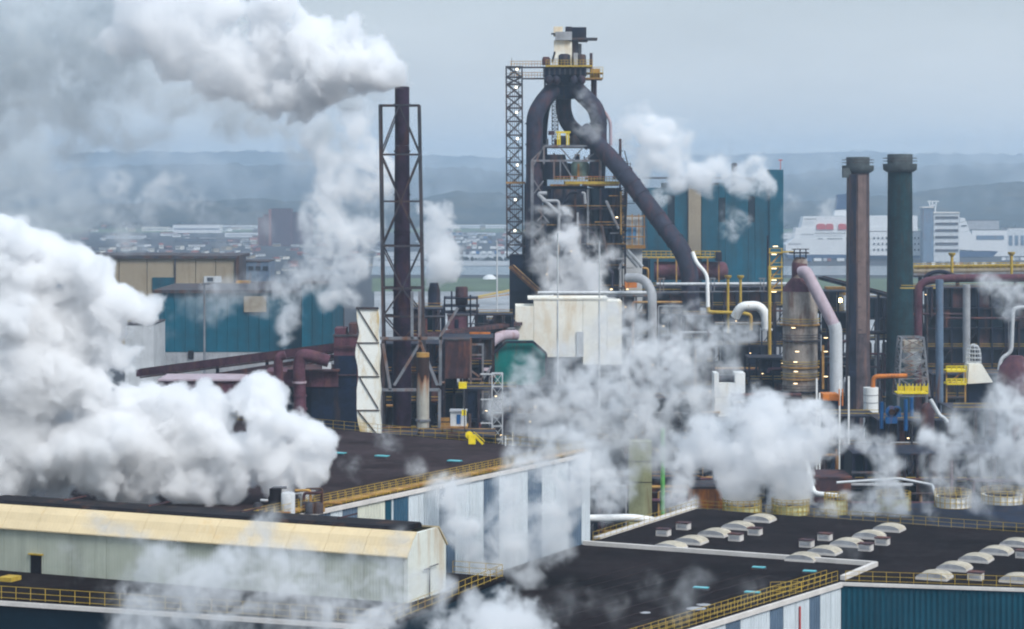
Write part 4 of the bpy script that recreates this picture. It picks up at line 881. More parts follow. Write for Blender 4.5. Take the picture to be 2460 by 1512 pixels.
for y in (430, 425): part('platform_rail', MB().bar(f_(1330, y, -7), f_(1486, y, -7), .12), M['orange'] if y == 425 else M['yellow'], bf)
for k in range(22): part('platform_post', MB().bar(f_(1332 + 7.2 * k, 437, -7), f_(1332 + 7.2 * k, 425, -7), .12), M['ochre'], bf)
fb('cross_beam', 1300, 1410, 447, 458, -4, 10, 'shadow'); 
# main body
fb('body_core', 1320, 1480, 452, 620, 0, 12, 'shadow')
part('furnace_shell', MB().lathe((xf(1362), YF - 2, 0), [(9, 0), (9.5, zf(720)), (9, zf(620)), (7.2, zf(520)), (5.0, zf(455))], 26), M['navy'], bf)
for x, w, m in ((1428, 20, 'teal_dark'), (1455, 24, 'shadow'), (1480, 18, 'navy')):
    part('stove_column', MB().lathe((xf(x), YF - 5, 0), [(S(w, YF) / 1.6, 0), (S(w, YF) / 1.6, zf(452))], 16), M[m], bf)
for k, y in enumerate((500, 545, 590, 640, 688)):
    for x0, x1 in ((1300, 1500),): fb('gallery_floor', x0, x1, y, y + 3, -8 - (k % 2), 14, 'navy')
    part('gallery_rail', MB().bar(f_(1300, y - 6, -9.2), f_(1500, y - 6, -9.2), .13), M['ochre'], bf)
for x in (1300, 1326, 1352, 1380, 1410, 1440, 1470, 1498): part('frame_column', MB().bar((xf(x), YF - 8.6, 0), f_(x, 455 if x > 1310 else 500, -8.6), .5), M['navy'] if x != 1410 else M['steel'], bf)
rg = random.Random(11)
for k in range(26):
    x0 = rg.uniform(1300, 1490); y0 = rg.uniform(460, 720); m = rg.choice(['dsteel', 'rust', 'steel', 'uptake', 'navy', 'grey', 'ochre'])
    pipe('service_pipe', [(x0, y0), (x0 + rg.uniform(-40, 40), y0), (x0 + rg.uniform(-40, 40), y0 + rg.uniform(20, 90))] if rg.random() < .5 else [(x0, y0), (x0, y0 + rg.uniform(30, 120))], rg.uniform(.15, .5), m, [rg.uniform(-10.5, -9)] * 3, nn=8)
for x, y in ((1340, 640), (1368, 600), (1475, 520), (1310, 655), (1500, 690), (1462, 690)): fb('lamp', x, x + 5, y, y + 2, -10.8, .3, 'lamp')
rg = random.Random(19)
part('head_skirt', MB().lathe(f_(1356, 238, 1), [(S(24, YF), 0), (S(40, YF), 3.4)], 16), M['shadow'], bf)
for k in range(34):                   # machinery boxes and short pipes on the upper decks
    x0 = rg.uniform(1305, 1470); y0 = rg.choice([352, 387, 387, 432, 432, 432, 163, 188]); 
    if y0 in (163, 188): x0 = rg.uniform(1306, 1400)
    h = rg.uniform(6, 24); w_ = rg.uniform(4, 14); dy = rg.uniform(-5, 6)
    if y0 > 200 and rg.random() < .5: part('standpipe', MB().tube([f_(x0, y0, dy), f_(x0, y0 - h, dy)], S(w_, YF) * .22, 8), M[rg.choice(['dsteel', 'rust', 'uptake', 'grey', 'navy'])], bf)
    else: part('machine_box', MB().lohi(f_(x0, y0, dy), f_(x0 + w_, y0 - h * (.7 if y0 > 200 else .35), dy + 2)), M[rg.choice(['dsteel', 'rust', 'navy', 'shadow', 'grey', 'ochre'])], bf)
for k in range(20):
    x0 = rg.uniform(1262, 1500); y0 = rg.uniform(460, 690); part('ledge', MB().lohi(f_(x0, y0, -9.6), f_(x0 + rg.uniform(15, 45), y0 + 1.6, -8.8)), M[rg.choice(['dsteel', 'rust', 'ochre', 'navy', 'steel'])], bf)
# stair scaffold at the right flank
sc_ = thing('flank_stair_tower', (xf(1490), YF - 4, 0), 'narrow stair scaffold down the right flank of the furnace', 'stair tower')
lattice(sc_, rect(xf(1478), xf(1500), YF - 4, 3, zf(600)), rect(xf(1482), xf(1505), YF - 4, 3, zf(452)), [i / 12 for i in range(13)], M['dsteel'], .3, 'X', joined=True)
for x in (1480, 1500): part('leg', MB().bar((xf(x), YF - 3, 0), f_(x, 600, -3), .4), M['navy'], sc_)
sc_ = thing('rod_mast', f_(1490, 425), 'thin mast with small landings above the slanting pipe', 'mast')
part('pole', MB().tube([f_(1490, 430), f_(1490, 334)], .35, 8), M['rust'], sc_)
for y, w in ((362, 8), (380, 11), (392, 22), (410, 26)): part('landing', MB().lohi(f_(1488, y, -1), f_(1488 + w, y + 2, 1)), M['dsteel'], sc_)
for x0, y0, x1, y1 in ((1500, 362, 1512, 412), (1514, 392, 1514, 412), (1494, 430, 1512, 460)): part('rail', MB().bar(f_(x0, y0), f_(x1, y1), .25), M['dsteel'], sc_)
part('support', MB().bar(f_(1490, 430), f_(1486, 560, -4), .5), M['navy'], sc_)
# diagonal skip conveyor lower left, cabins right
gallery((1228, 640), (1300, 706), 606, 604, 9, M['ochre'], 'short ochre skip conveyor slanting down at the furnace left foot', (.9,))
t = thing('scaffolded_cabin', f_(1520, 600), 'pale blue cabin in brown scaffolding right of the furnace', 'cabin')
part('wall', MB().lohi((xf(1498), YF + 4, 0), f_(1545, 520, 10)), M['pale'], t); part('blue_panel', MB().lohi(f_(1500, 575, 3.8), f_(1530, 545, 4)), mat('light_blue_panel', (.12, .28, .5), .5), t)
for x in (1500, 1520, 1536, 1549): part('scaffold_post', MB().bar(f_(x, 600, 3), f_(x, 515, 3), .25), M['ochre'], t)
for y in (520, 545, 570, 594): part('scaffold_rail', MB().bar(f_(1498, y, 3), f_(1552, y, 3), .3 if y < 590 else .9), M['ochre'], t)
for a, b in ((1496, 1530), (1504, 1540)): tag(MB().tube([f_(a, 600, -5), f_(b, 640, -5)], .5, 10).build('inclined_pipe', M['pale']), 'pale inclined pipe %s the furnace right foot' % ('closest to' if a == 1496 else 'just right of its twin at'), 'pipe')
for y, x0, x1, r, m in ((704, 1292, 1560, .42, 'pale'), (711, 1330, 1570, .3, 'steel')):
    tag(MB().tube([W(x0, y, 575), W(x1, y, 575)], r, 10).build('horizontal_pipe', M[m]), 'pale horizontal pipe %s across the furnace foot' % ('upper' if y == 704 else 'lower'), 'pipe')
t = thing('pale_arch_pipe', W(1560, 800, 565), 'thick pale pipe arching down right of the cream box building', 'pipe'); part('pipe', MB().bend([W(1505, 668, 572), W(1545, 668, 570), W(1567, 700, 568), W(1568, 860, 566)], S(11, 568), 14, rad=4), M['grey'], t)
tag(MB().lohi(W(1502, 692, 590), W(1530, 678, 590) + Vector((0, 3, 0))).build('orange_plant_box', M['orange']), 'small orange lit box right of the furnace foot', 'box')
for x, y0, y1 in ((1340, 560, 720), (1440, 580, 720), (1194, 580, 735)):
    tag(MB().lathe((W(x, 0, 560).x, 560, 0), [(.25, 0), (.16, W(0, y0, 560).z)], 8).build('lamp_pole', M['pale']), {1340: 'thin pale pole in front of the furnace middle', 1440: 'thin pale pole in front of the furnace right side', 1194: 'thin pale pole left of the furnace over the far yard'}[x], 'pole')

# ------------------------------------------------------------------ teal tower and things before it
t = thing('teal_tower_hall', W(1720, 676, 900), 'tall stepped teal clad hall behind the slanting pipe', 'industrial hall')
YQ = 900
for a, b, y0 in ((1555, 1603, 452), (1621, 1652, 443), (1686, 1726, 445), (1743, 1797, 452), (1814, 1848, 430)): trect(a, b, y0, 700, YQ, 40, 'teal_far', 'wall_panel', t)
trect(1849, 1882, 408, 700, YQ - 1, 42, 'teal_far', 'wall_panel', t)
for a, b, y0, y1 in ((1604, 1620, 470, 545), (1727, 1742, 476, 534), (1798, 1813, 472, 534)):
    trect(a, b, y0, y1, YQ + .5, 10, 'teal_dark', 'recess', t); trect(a, b, 440, y0 - .5, YQ, 40, 'teal_far', 'wall_panel', t); trect(a, b, y1 + .5, 700, YQ, 40, 'teal_far', 'wall_panel', t)
trect(1654, 1684, 436, 612, YQ - 1.2, 4, 'beige', 'beige_shaft', t)
part('wall', MB().lohi((W(1556, 0, YQ).x, YQ + 1.5, 0), (W(1881, 0, YQ).x, YQ + 39, W(0, 698, YQ).z)), M['grey'], t)
trect(1555, 1850, 426, 429.6, YQ + .2, 40, 'dsteel', 'roof', t)
tag(MB().bar(W(1875, 408, 899), W(1875, 384, 899), .25).box(W(1875, 385, 899), (1.6, .3, .4)).build('antenna', M['redp']), 'small antenna with red lamp head on the teal hall roof corner', 'antenna')
for x in (1617, 1764):
    cyl_tower  # two vent stacks above the hall roof
    vessel('vent_stack', x, 910, [(16, 0), (16, 440), (14, 374 if x == 1617 else 394), (10, 372 if x == 1617 else 392)], M['navy'], 'dark vent stack %s the steam over the teal hall roof' % ('at the left of' if x == 1617 else 'in the middle of'), 'stack')
t = thing('horizontal_vessel', W(1660, 690, 660), 'big brown horizontal vessel under a yellow railed platform', 'vessel')
part('drum', MB().tube([W(1572, 651, 660), W(1738, 651, 660), W(1745, 651, 660), W(1749, 651, 660)], [S(22, 660), S(22, 660), S(17, 660), S(6, 660)], 20), M['maroon'], t)
part('platform', MB().lohi(W(1540, 618, 657), W(1731, 621, 657) + Vector((0, 6, 0))), M['yellow'], t)
for y in (604, 611): part('rail', MB().bar(W(1540, y, 656.9), W(1731, y, 656.9), .22), M['yellow'], t)
for k in range(17): part('post', MB().bar(W(1541 + 11.8 * k, 619, 656.9), W(1541 + 11.8 * k, 604, 656.9), .18), M['yellow'], t)
for x in (1580, 1625, 1700, 1727): part('leg', MB().bar(W(x, 620, 656), (W(x, 0, 656).x, 656, 0), .4), M['ochre'], t)
trect(1721, 1734, 606, 628, 655, 3, 'shadow', 'end_box', t)
tag(MB().tube([W(1577, 683, 590), W(1893, 682, 590)], S(3.6, 590), 10).build('horizontal_pipe', M['pale']), 'long pale horizontal pipe in front of the teal hall foot', 'pipe')
tag(MB().tube([W(1577, 703, 592), W(1893, 700, 592)], S(2, 590), 8).build('horizontal_pipe', M['steel']), 'thin grey horizontal pipe under the long pale one', 'pipe')
for x in (1590, 1712, 1831): 
    t = thing('pipe_bracket', W(x, 700, 588), {1590: 'leftmost grey bracket on the long pale pipe', 1712: 'grey bracket on the long pale pipe beside the slanting pipe', 1831: 'grey bracket on the long pale pipe left of the yellow stair mast'}[x], 'bracket')
    for dx in (-4, 4): part('arm', MB().bar(W(x + dx, 668, 588), W(x + dx, 700, 588), .25), M['steel'], t)
    part('plate', MB().lohi(W(x - 8, 671, 588), W(x + 8, 668, 588) + Vector((0, .4, 0))), M['steel'], t)
t = thing('white_yellow_pipe', W(1702, 750, 572), 'white pipe turning into a yellow elbow beside the slanting pipe', 'pipe')
part('white_run', MB().bend([W(1664, 606, 575), W(1672, 630, 574), W(1699, 660, 573), W(1701, 738, 572)], S(4.6, 572), 12, rad=1.6), M['white'], t)
part('yellow_run', MB().bend([W(1701, 738.3, 572), W(1702, 750, 572), W(1788, 753, 571), W(1804, 757, 571), W(1804, 794, 571)], S(4.4, 572), 12, rad=1.2), M['yellow'], t)
for x, y1 in ((1749, 800), (1779, 727)):
    t = thing('yellow_vent_post', W(x, y1, 571), 'yellow vent post %s of two with flared top above the yellow elbow' % ('left, taller' if x == 1749 else 'right, shorter'), 'vent post')
    part('pipe', MB().tube([W(x, y1, 572.6), W(x, 668, 572.6)], S(3.2, 571), 10), M['yellow'], t); part('head', MB().lathe(W(x, 671, 572.6), [(.35, 0), (.85, .5), (.85, .9)], 10), M['yellow'], t)
t = thing('white_elbow_duct', W(1842, 792, 560), 'pale rust streaked elbow duct bending down left of the yellow stair mast', 'duct')
part('duct', MB().bend([W(1766, 762, 561), W(1780, 736, 560), W(1822, 735, 560), W(1838, 752, 560), W(1842, 792, 560)], S(11.5, 560), 16, rad=2.6), M['white'], t); part('flange', MB().lathe(W(1842, 794, 560), [(1.4, 0), (1.4, .4)], 14), M['pale'], t); part('side_pipe', MB().tube([W(1860, 788, 560), W(1860, 762, 560)], .35, 8), M['pale'], t)
t = thing('yellow_stair_mast', (W(1862, 0, 545).x, 545, 0), 'yellow stair mast with lit landings left of the banded stove vessel', 'stair tower')
ym = lambda x, y, dy=0: W(x, y, 545) + Vector((0, dy, 0))
for x in (1849, 1878): part('post', MB().bar((ym(x, 0).x, 545, ym(0, 730).z), ym(x, 598), .25), M['yellow'], t)
for y in (606, 640, 668, 696): part('landing', MB().lohi(ym(1846, y, -1), ym(1880, y + 2.5, 1.5)), M['yellow'], t); part('rail', MB().bar(ym(1846, y - 9, -1), ym(1880, y - 9, -1), .13), M['yellow'], t); part('lamp', MB().box(ym(1858, y + 5, -1.2), (1.1, .2, .12)), M['lamp'], t)
part('lamp', MB().box(ym(1862, 592, -1), (1.1, .2, .12)), M['lamp'], t); part('bridge', MB().lohi(ym(1880, 604, -1), ym(1908, 607, 1)), M['yellow'], t)
for a, b in ((1850, 606), (1850, 640), (1850, 668)): part('flight', MB().bar(ym(1852, b + 30, 0), ym(1876, b + 2, 0), .3), M['ochre'], t)
part('thin_pole', MB().tube([ym(1843, 700, -1), ym(1843, 566, -1)], .2, 8), M['navy'], t); part('leg', MB().bar((ym(1862, 0).x, 546, 0), ym(1862, 728, 1), .8), M['navy'], t)
tag(MB().bend([W(1849, 640, 540), W(1849, 905, 540), W(1838, 932, 540)], S(4, 540), 10, rad=1).build('tall_yellow_pipe', M['yellow']), 'tall thin yellow pipe running down left of the banded stove vessel', 'pipe')
# banded vessel
YV = 520
t, X = vessel('banded_stove', 1922, YV, [(84, 0), (84, 940), (84, 700), (74, 690), (40, 668), (36, 640), (36, 628), (20, 618)], mat('rusty_grey_stove', (.30, .265, .235), .8, .25, .4, rust=.5, rustc=(.16, .095, .07), streak=.4, rscale=.5, dirt=.5), 'big rusty grey cylindrical stove with yellow ring platforms', 'vessel', 28)
zv = lambda y: W(0, y, YV).z
part('rust_dome', MB().lathe((X - .1, YV, zv(668)), [(S(19, YV), 0), (S(19, YV), S(34, YV)), (S(15, YV), S(42, YV)), (S(6, YV), S(50, YV))], 22), M['maroon'], t)
part('rust_cone', MB().lathe((X, YV, zv(700)), [(S(42.6, YV), 0), (S(38, YV), S(12, YV)), (S(21, YV), S(32, YV))], 26), M['maroon'], t)
for k, (x, y) in enumerate(((1908, 600), (1922, 598), (1936, 600))): part('top_post', MB().bar(W(x, 622, YV - 1), W(x, y, YV - 1), .25), M['navy'], t)
part('top_deck', MB().lohi(W(1900, 607, YV - 2), W(1944, 610, YV - 2) + Vector((0, 4, 0))), M['navy'], t); part('top_rail', MB().bar(W(1902, 599, YV - 2), W(1944, 599, YV - 2), .2), M['navy'], t)
for y, ex, m in ((778, 1.12, 'ochre'), (816, 1.15, 'dsteel'), (880, 1.1, 'ochre'), (908, 1.08, 'ochre'), (938, 1.12, 'navy')):
    r = S(42, YV) * ex; part('ring_platform', MB().lathe((X, YV, zv(y)), [(r, -.3), (r, 0)], 28), M[m], t)
    rr = r; ringp = lambda h: [Vector((X + math.cos(a) * rr, YV + math.sin(a) * rr, zv(y) + h)) for a in [2 * math.pi * i / 28 for i in range(29)]]
    for h in (.6, 1.15): part('ring_rail', MB().tube(ringp(h), .07, 5, cap=False), M['yellow' if m == 'ochre' else 'dsteel'], t)
for y, x in ((788, 1906), (845, 1915), (870, 1911), (893, 1912), (922, 1911), (845, 1984), (905, 1984), (812, 1984)): part('lamp', MB().box(W(x, y, YV - 5.3), (.8, .2, .11)), M['lamp'], t)
part('side_ladder', MB().bar(W(1977, 935, YV), W(1977, 830, YV), .5), M['ochre'], t); part('side_stair', MB().lohi(W(1962, 938, YV + 1), W(1972, 780, YV + 1) + Vector((0, 2, 0))), M['navy'], t)
t = thing('pink_downpipe', W(2009, 940, 512), 'thick pinkish grey pipe from the rusty dome down beside the chimneys', 'pipe')
part('pipe', MB().bend([W(1924, 655, 516), W(1936, 652, 515), W(2004, 782, 512), W(2008, 800, 512)], S(14.5, 512), 18, rad=2.4), M['pink'], t)
part('lower_pipe', MB().bend([W(2003, 778, 512), W(2008, 795, 512), W(2009, 950, 512)], S(15.5, 512), 18, rad=2.4), M['pale'], t); part('base_box', MB().lohi((W(1996, 0, 511).x, 511, 0), W(2022, 940, 514)), M['shadow'], t)
# twin chimneys
def tall(x0t, x1t, x0b, x1b, yt, yb, Y, m, label, col, cy0, cy1, cx0, cx1):
    xc = W((x0t + x1t) / 2, 0, Y).x; t = thing('tall_chimney', (xc, Y, 0), label, 'chimney', 'two tall chimneys'); zz = lambda y: W(0, y, Y).z
    rt = S(x1t - x0t, Y) / 2; rb = S(x1b - x0b, Y) / 2; n = 9
    ys = [yt + (cy1 - yt)] + [cy1 + (yb - cy1) * k / n for k in range(1, n + 1)]
    for k in range(n):
        a, b = ys[k], ys[k + 1]; ra = rt + (rb - rt) * k / n; rb_ = rt + (rb - rt) * (k + 1) / n
        part('shaft_section', MB().lathe((xc, Y, 0), [(rb_, zz(b) + .03), (ra, zz(a) - .03)], 26), m, t)
    for k in range(1, n):
        rk = rt + (rb - rt) * k / n; part('seam_ring', MB().lathe((xc, Y, 0), [(rk * 1.025, zz(ys[k]) - .14), (rk * 1.025, zz(ys[k]) + .14)], 26), m, t)
    part('foot', MB().lathe((xc, Y, 0), [(rb * 1.15, 0), (rb, zz(yb) + .02)], 26), m, t)
    part('crown', MB().lathe((xc, Y, 0), [(rt * 1.04, zz(cy0)), (rt * 1.04, zz(yt))], 26), col, t)
    part('mouth', MB().lathe((xc, Y, 0), [(rt * .85, zz(yt)), (rt * .85, zz(yt) + .03)], 26), M['black'], t)
    rc = S(cx1 - cx0, Y) / 2
    part('collar_platform', MB().lathe((xc, Y, 0), [(rt * 1.1, zz(cy1) - .6), (rc * .98, zz(cy1)), (rc, zz(cy0))], 26), col, t)
    for h in (.7, 1.4): part('collar_rail', MB().tube([Vector((xc + math.cos(a) * rc * .98, Y + math.sin(a) * rc * .98, zz(cy0) + h)) for a in [2 * math.pi * i / 26 for i in range(27)]], .09, 5, cap=False), M['dsteel'], t)
    return t, xc, zz
t, xc, zz = tall(2034, 2088, 2034, 2093, 378, 900, 590, M['bricky'], 'brownish grey tall chimney with collar, left of the pair', M['collar'], 398, 410, 2021, 2098)
part('side_duct', MB().bar((xc - S(17, 590), 590 - S(24, 590), 0), (xc - S(17, 590), 590 - S(24, 590), zz(420)), 1.7), M['navy'], t); part('side_bracket', MB().box((xc - S(30, 590), 588, zz(416)), (2, 2, 2.4)), M['collar'], t)
part('bolted_strip', MB().bar((xc + S(6, 590), 590 - S(28, 590), zz(800)), (xc + S(6, 590), 590 - S(27, 590), zz(420)), 2.0, .2), mat('brown_strip', (.19, .135, .125), .8, .2, .4, dirt=.4), t)
tall(2133, 2191, 2134, 2200, 371, 900, 590, M['dgreen'], 'dark green tall chimney with collar, right of the pair', M['collar'], 394, 408, 2121, 2203)
tag(MB().tube([W(2060, 800, 592), W(2200, 798, 592)], .5, 8).build('link_pipe', M['navy']), 'dark pipe linking the two tall chimneys low down', 'pipe')
# right edge plant
t = thing('arch_pipe', (W(2206, 0, 545).x, 545, 0), 'thick brown pipe arching up and running off to the right edge', 'pipe')
part('pipe', MB().bend([(W(2206, 0, 545).x, 545, 8), W(2206, 690, 545), W(2222, 676, 545), W(2268, 669, 545), W(2500, 668, 545)], S(9.5, 545), 16, rad=5), M['maroon'], t)
part('rear_arch', MB().bend([W(2216, 700, 552), W(2222, 660, 552), W(2262, 650, 552), W(2300, 666, 552)], S(5, 552), 12, rad=4), M['navy'], t)
for x, w, y0, y1, m, lb in ((2257, 19, 672, 1000, 'bluegrey', 'thick blue grey upright pipe under the brown arch pipe'), (2322, 18, 684, 870, 'grey', 'pale grey upright pipe above the cone hopper'), (2237, 9, 690, 760, 'navy', 'short dark upright pipe between arch and blue grey pipe')):
    t = thing('upright_pipe', (W(x, 0, 535).x, 535, 0), lb, 'pipe'); part('pipe', MB().lathe((W(x, 0, 535).x, 535, 0 if y1 > 900 else W(0, y1, 535).z), [(S(w, 535) / 2, 0), (S(w, 535) / 2, W(0, y0, 535).z - (0 if y1 > 900 else W(0, y1, 535).z))], 16), M[m], t)
    part('collar', MB().lathe(W(x, y0 + 8, 535), [(S(w, 535) / 1.8, 0), (S(w, 535) / 1.8, .3)], 16), M[m], t)
t = thing('thin_elbow_pipe', W(2402, 890, 520), 'thin pale pipe with two bends at the far right', 'pipe'); part('pipe', MB().bend([W(2470, 738, 520), W(2434, 740, 520), W(2430, 846, 520), W(2404, 862, 520), W(2400, 890, 520)], S(4.6, 520), 10, rad=1.2), M['pale'], t)
t = thing('pipe_bridge', W(2330, 660, 640), 'yellow railed pipe bridge along the right skyline', 'pipe bridge')
for y, m, r in ((640, 'yellow', .5), (650, 'beige', .8), (658, 'steel', .7)): part('pipe', MB().tube([W(2194, y + 2, 640), W(2500, y - 2, 640)], r, 8), M[m], t)
for y in (628, 634): part('rail', MB().bar(W(2194, y + 6, 639), W(2500, y + 2, 639), .16), M['yellow'], t)
for k in range(22): part('post', MB().bar(W(2196 + 13 * k, 646, 639), W(2196 + 13 * k, 632, 639), .16), M['yellow'], t)
for x in (2210, 2300, 2380, 2440): part('trestle', MB().bar(W(x, 650, 641), (W(x, 0, 641).x, 641, 0), .9), M['navy'], t)
for x, h in ((2287, 613), (2430, 611)):
    t = thing('yellow_vent_post', W(x, 664, 625), 'yellow vent post %s above the brown arch pipe' % ('left' if x < 2300 else 'near the right edge'), 'vent post'); part('pipe', MB().tube([W(x, 664, 625), W(x, h + 3, 625)], S(3.4, 625), 10), M['yellow'], t); part('head', MB().lathe(W(x, h + 4, 625), [(.4, 0), (.95, .6), (.95, 1)], 10), M['yellow'], t)
for a, b, y in ((2165, 2205, 692), (2238, 2262, 692)): tag(MB().lohi(W(a, y, 570), W(b, y + 2, 570) + Vector((0, 2, 0))).bar(W(a, y - 6, 570), W(b, y - 6, 570), .15).build('yellow_walkway', M['yellow']), 'short yellow walkway %s the brown arch pipe' % ('left of' if a < 2200 else 'inside the bend of'), 'walkway')
t = thing('hopper_tower', (W(2191, 0, 470).x, 470, 0), 'trapezoid steel tower holding a rusty white hopper', 'hopper tower')
b4 = rect(W(2155, 0, 470).x, W(2229, 0, 470).x, 468, 7, W(0, 950, 470).z); t4 = rect(W(2164, 0, 470).x, W(2217, 0, 470).x, 469, 4.5, W(0, 811, 470).z)
lattice(t, b4, t4, [0, .3, .45, .6, .82, 1], M['steel'], .32, 'X')
part('hopper', MB().box(W(2190, 832, 472), (3.6, 3, 2.4)), stk_m, t); part('hopper_body', MB().lathe(W(2190, 895, 472), [(.7, 0), (1.9, 2), (1.9, 4.2)], 14), M['pale'], t)
for x in (2158, 2226): part('leg', MB().bar((W(x, 0, 470).x, 470, 0), W(x, 950, 470), .5), M['steel'], t)
t = thing('yellow_cage_platform', W(2192, 948, 462), 'bright yellow caged platform at the foot of the hopper tower', 'platform')
for a, b in ((2157, 2172), (2174, 2196), (2198, 2212), (2214, 2229)): part('screen', MB().lohi(W(a, 940, 462), W(b, 928, 462) + Vector((0, .15, 0))), M['byellow'], t)
part('deck', MB().lohi(W(2156, 944, 461.5), W(2230, 947, 461.5) + Vector((0, 4, 0))), M['byellow'], t)
for k in range(9): part('post', MB().bar(W(2157 + 9 * k, 946, 461.6), W(2157 + 9 * k, 922, 461.6), .14), M['byellow'], t)
t = thing('orange_pipe', W(2097, 931, 455), 'orange pipe elbow rising from the white tank', 'pipe'); part('pipe', MB().bend([W(2097, 933, 455), W(2097, 905, 455), W(2180, 903, 455)], S(5.6, 455), 12, rad=1.6), M['orange'], t)
t = thing('white_tank', W(2092, 985, 455), 'white cylindrical tank with grey bands beside the hopper tower', 'tank'); part('shell', MB().lathe((W(2092, 0, 455).x, 455, 0), [(S(18, 455), 0), (S(18, 455), W(0, 931, 455).z)], 22), M['white'], t)
for y in (950, 968): part('band', MB().lathe(W(2092, y, 455), [(S(18.6, 455), 0), (S(18.6, 455), .15)], 22), M['grey'], t)
for k, (x, y, r) in enumerate(((2142, 990, 14), (2156, 985, 9))):
    t = thing('blue_pump', W(x, y + 15, 412), 'bright blue %s wheel machine under the hopper tower' % ('large' if k == 0 else 'small'), 'machine')
    c = W(x, y, 412); rr = S(r, 412); part('wheel', MB().tube([c + Vector((0, 0, 0)), c + Vector((0, .6, 0))], rr, 20), M['blue'], t); part('hub', MB().tube([c + Vector((0, -.3, 0)), c + Vector((0, 0, 0))], rr * .55, 14), M['black'], t); part('stand', MB().lohi(c + Vector((-rr, 0, -rr * 2)), c + Vector((rr, .8, -rr * .9))), M['blue'], t)
for x, y0, y1 in ((2118, 966, 1030), (2176, 960, 1035), (2190, 955, 1000)): tag(MB().tube([W(x, y1, 413), W(x, y0, 413)], .35, 10).build('blue_pipe', M['blue']), {2118: 'short blue upright pipe left of the blue wheels', 2176: 'blue upright pipe right of the blue wheels', 2190: 'small blue upright pipe nearest the maroon tank'}[x], 'pipe')
vessel('maroon_tank', 2228, 412, [(34, 0), (34, 985), (28, 975), (12, 968)], M['rust'], 'small maroon tank right of the blue machines', 'tank')
tag(MB().bend([W(2235, 960, 408), W(2258, 1000, 408), W(2268, 1004, 408), W(2276, 1015, 408)], S(5, 408), 10, rad=1).build('pale_elbow', M['pale']), 'small pale elbow pipe right of the maroon tank', 'pipe')
t = thing('yellow_double_platform', W(2298, 926, 500), 'bright yellow two storey platform left of the cone hopper', 'platform')
for y in (890, 921): 
    part('deck', MB().lohi(W(2275, y, 500), W(2322, y + 4, 500) + Vector((0, 4, 0))), M['byellow'], t)
    for yy in (y - 5, y - 10): part('rail', MB().bar(W(2274, yy, 500), W(2323, yy, 500), .2), M['byellow'], t)
    for x in (2274, 2286, 2298, 2310, 2322): part('post', MB().bar(W(x, y, 500), W(x, y - 10, 500), .2), M['byellow'], t)
part('stair', MB().bar(W(2280, 921, 501), W(2316, 890, 501), .6, .3), M['ochre'], t)
for x in (2276, 2321): part('leg', MB().bar((W(x, 0, 500).x, 501, 0), W(x, 890, 500) + Vector((0, 1, 0)), .3), M['ochre'], t)
t = thing('cone_hopper', (W(2348, 0, 505).x, 505, 0), 'pale slanted cone hopper with a rounded cage on top', 'hopper')
P2 = [(W(x, y, 505).x, W(x, y, 505).z) for x, y in ((2324, 874), (2354, 873), (2381, 917), (2320, 921))]; part('cone', MB().slabY(P2, 503, 508), M['pink'] if 0 else M['cream'], t)
part('support', MB().lohi((W(2325, 0, 505).x, 504, 0), (W(2376, 0, 505).x, 507, W(0, 921, 505).z)), M['shadow'], t)
J = MB(); cc = W(2339, 870, 505); rr = S(18, 505)
for h, s in ((0, 1), (.9, 1), (1.8, .96), (2.7, .85), (3.4, .6)): J.tube([cc + Vector((math.cos(a) * rr * s, math.sin(a) * rr * s, h)) for a in [2 * math.pi * i / 16 for i in range(17)]], .09, 5, cap=False)
for k in range(8):
    a = 2 * math.pi * k / 8; pts = [cc + Vector((math.cos(a) * rr * s, math.sin(a) * rr * s, h)) for h, s in ((-.2, 1), (.9, 1), (1.8, .96), (2.7, .85), (3.4, .6), (3.8, .1))]; J.tube(pts, .08, 5)
part('cage', J, M['pale'], t)
t = thing('purple_dome', W(2436, 917, 500), 'purple rust coloured mound shaped dome at the right edge', 'dome'); part('shell', MB().lathe((W(2440, 0, 505).x, 505, 0), [(S(46, 505), 0), (S(46, 505), W(0, 917, 505).z), (S(38, 505), W(0, 880, 505).z), (S(16, 505), W(0, 855, 505).z)], 22), M['maroon'], t)
t = thing('white_notched_box', W(1750, 1000, 430), 'white U shaped box structure standing in the steam', 'structure')
for a, b, y0, y1 in ((1716, 1727, 897, 955), (1727.3, 1765.7, 921, 955), (1766, 1790, 897, 955), (1717, 1755, 955.5, 1000)): trect(a, b, y0, y1, 430, 5, 'white', 'wall_panel', t)
part('core', MB().lohi((W(1727, 0, 430).x, 432, 0), (W(1766, 0, 430).x, 435, W(0, 905, 430).z)), M['navy'], t); part('leg', MB().lohi((W(1718, 0, 430).x, 431, 0), (W(1754, 0, 430).x, 434, W(0, 1000, 430).z)), M['pale'], t)
trect(1716, 1756, 1000.5, 1012, 429.6, 5, 'pale', 'lower_box', t); part('walkway', MB().lohi(W(1684, 990, 429), W(1730, 993, 429) + Vector((0, 1, 0))), M['ochre'], t)
tag(MB().tube([W(1757, 950, 425), W(1924, 949, 425)], .35, 10).build('brown_pipe', M['rust']), 'brown horizontal pipe right of the white U shaped box', 'pipe')
t = block('grey_tank_box', 1850, 1925, 954, 424, 6, M['grey'], 'grey box house under the brown horizontal pipe', 'building')
t = thing('orange_box', W(1995, 963, 418), 'orange box held between white posts left of the white tank', 'box'); trect(1977, 2014, 947, 963, 418, 4, 'orange', 'body', t)
for x, y0 in ((1963, 910), (1970, 945), (2018, 915), (2040, 905)): part('post', MB().bar((W(x, 0, 418).x, 418.5, 0), W(x, y0, 418) + Vector((0, .5, 0)), .28), M['white'], t)
for x in (2016, 2024): part('orange_post', MB().bar(W(x, 975, 417), W(x, 935, 417), .22), M['orange'], t)
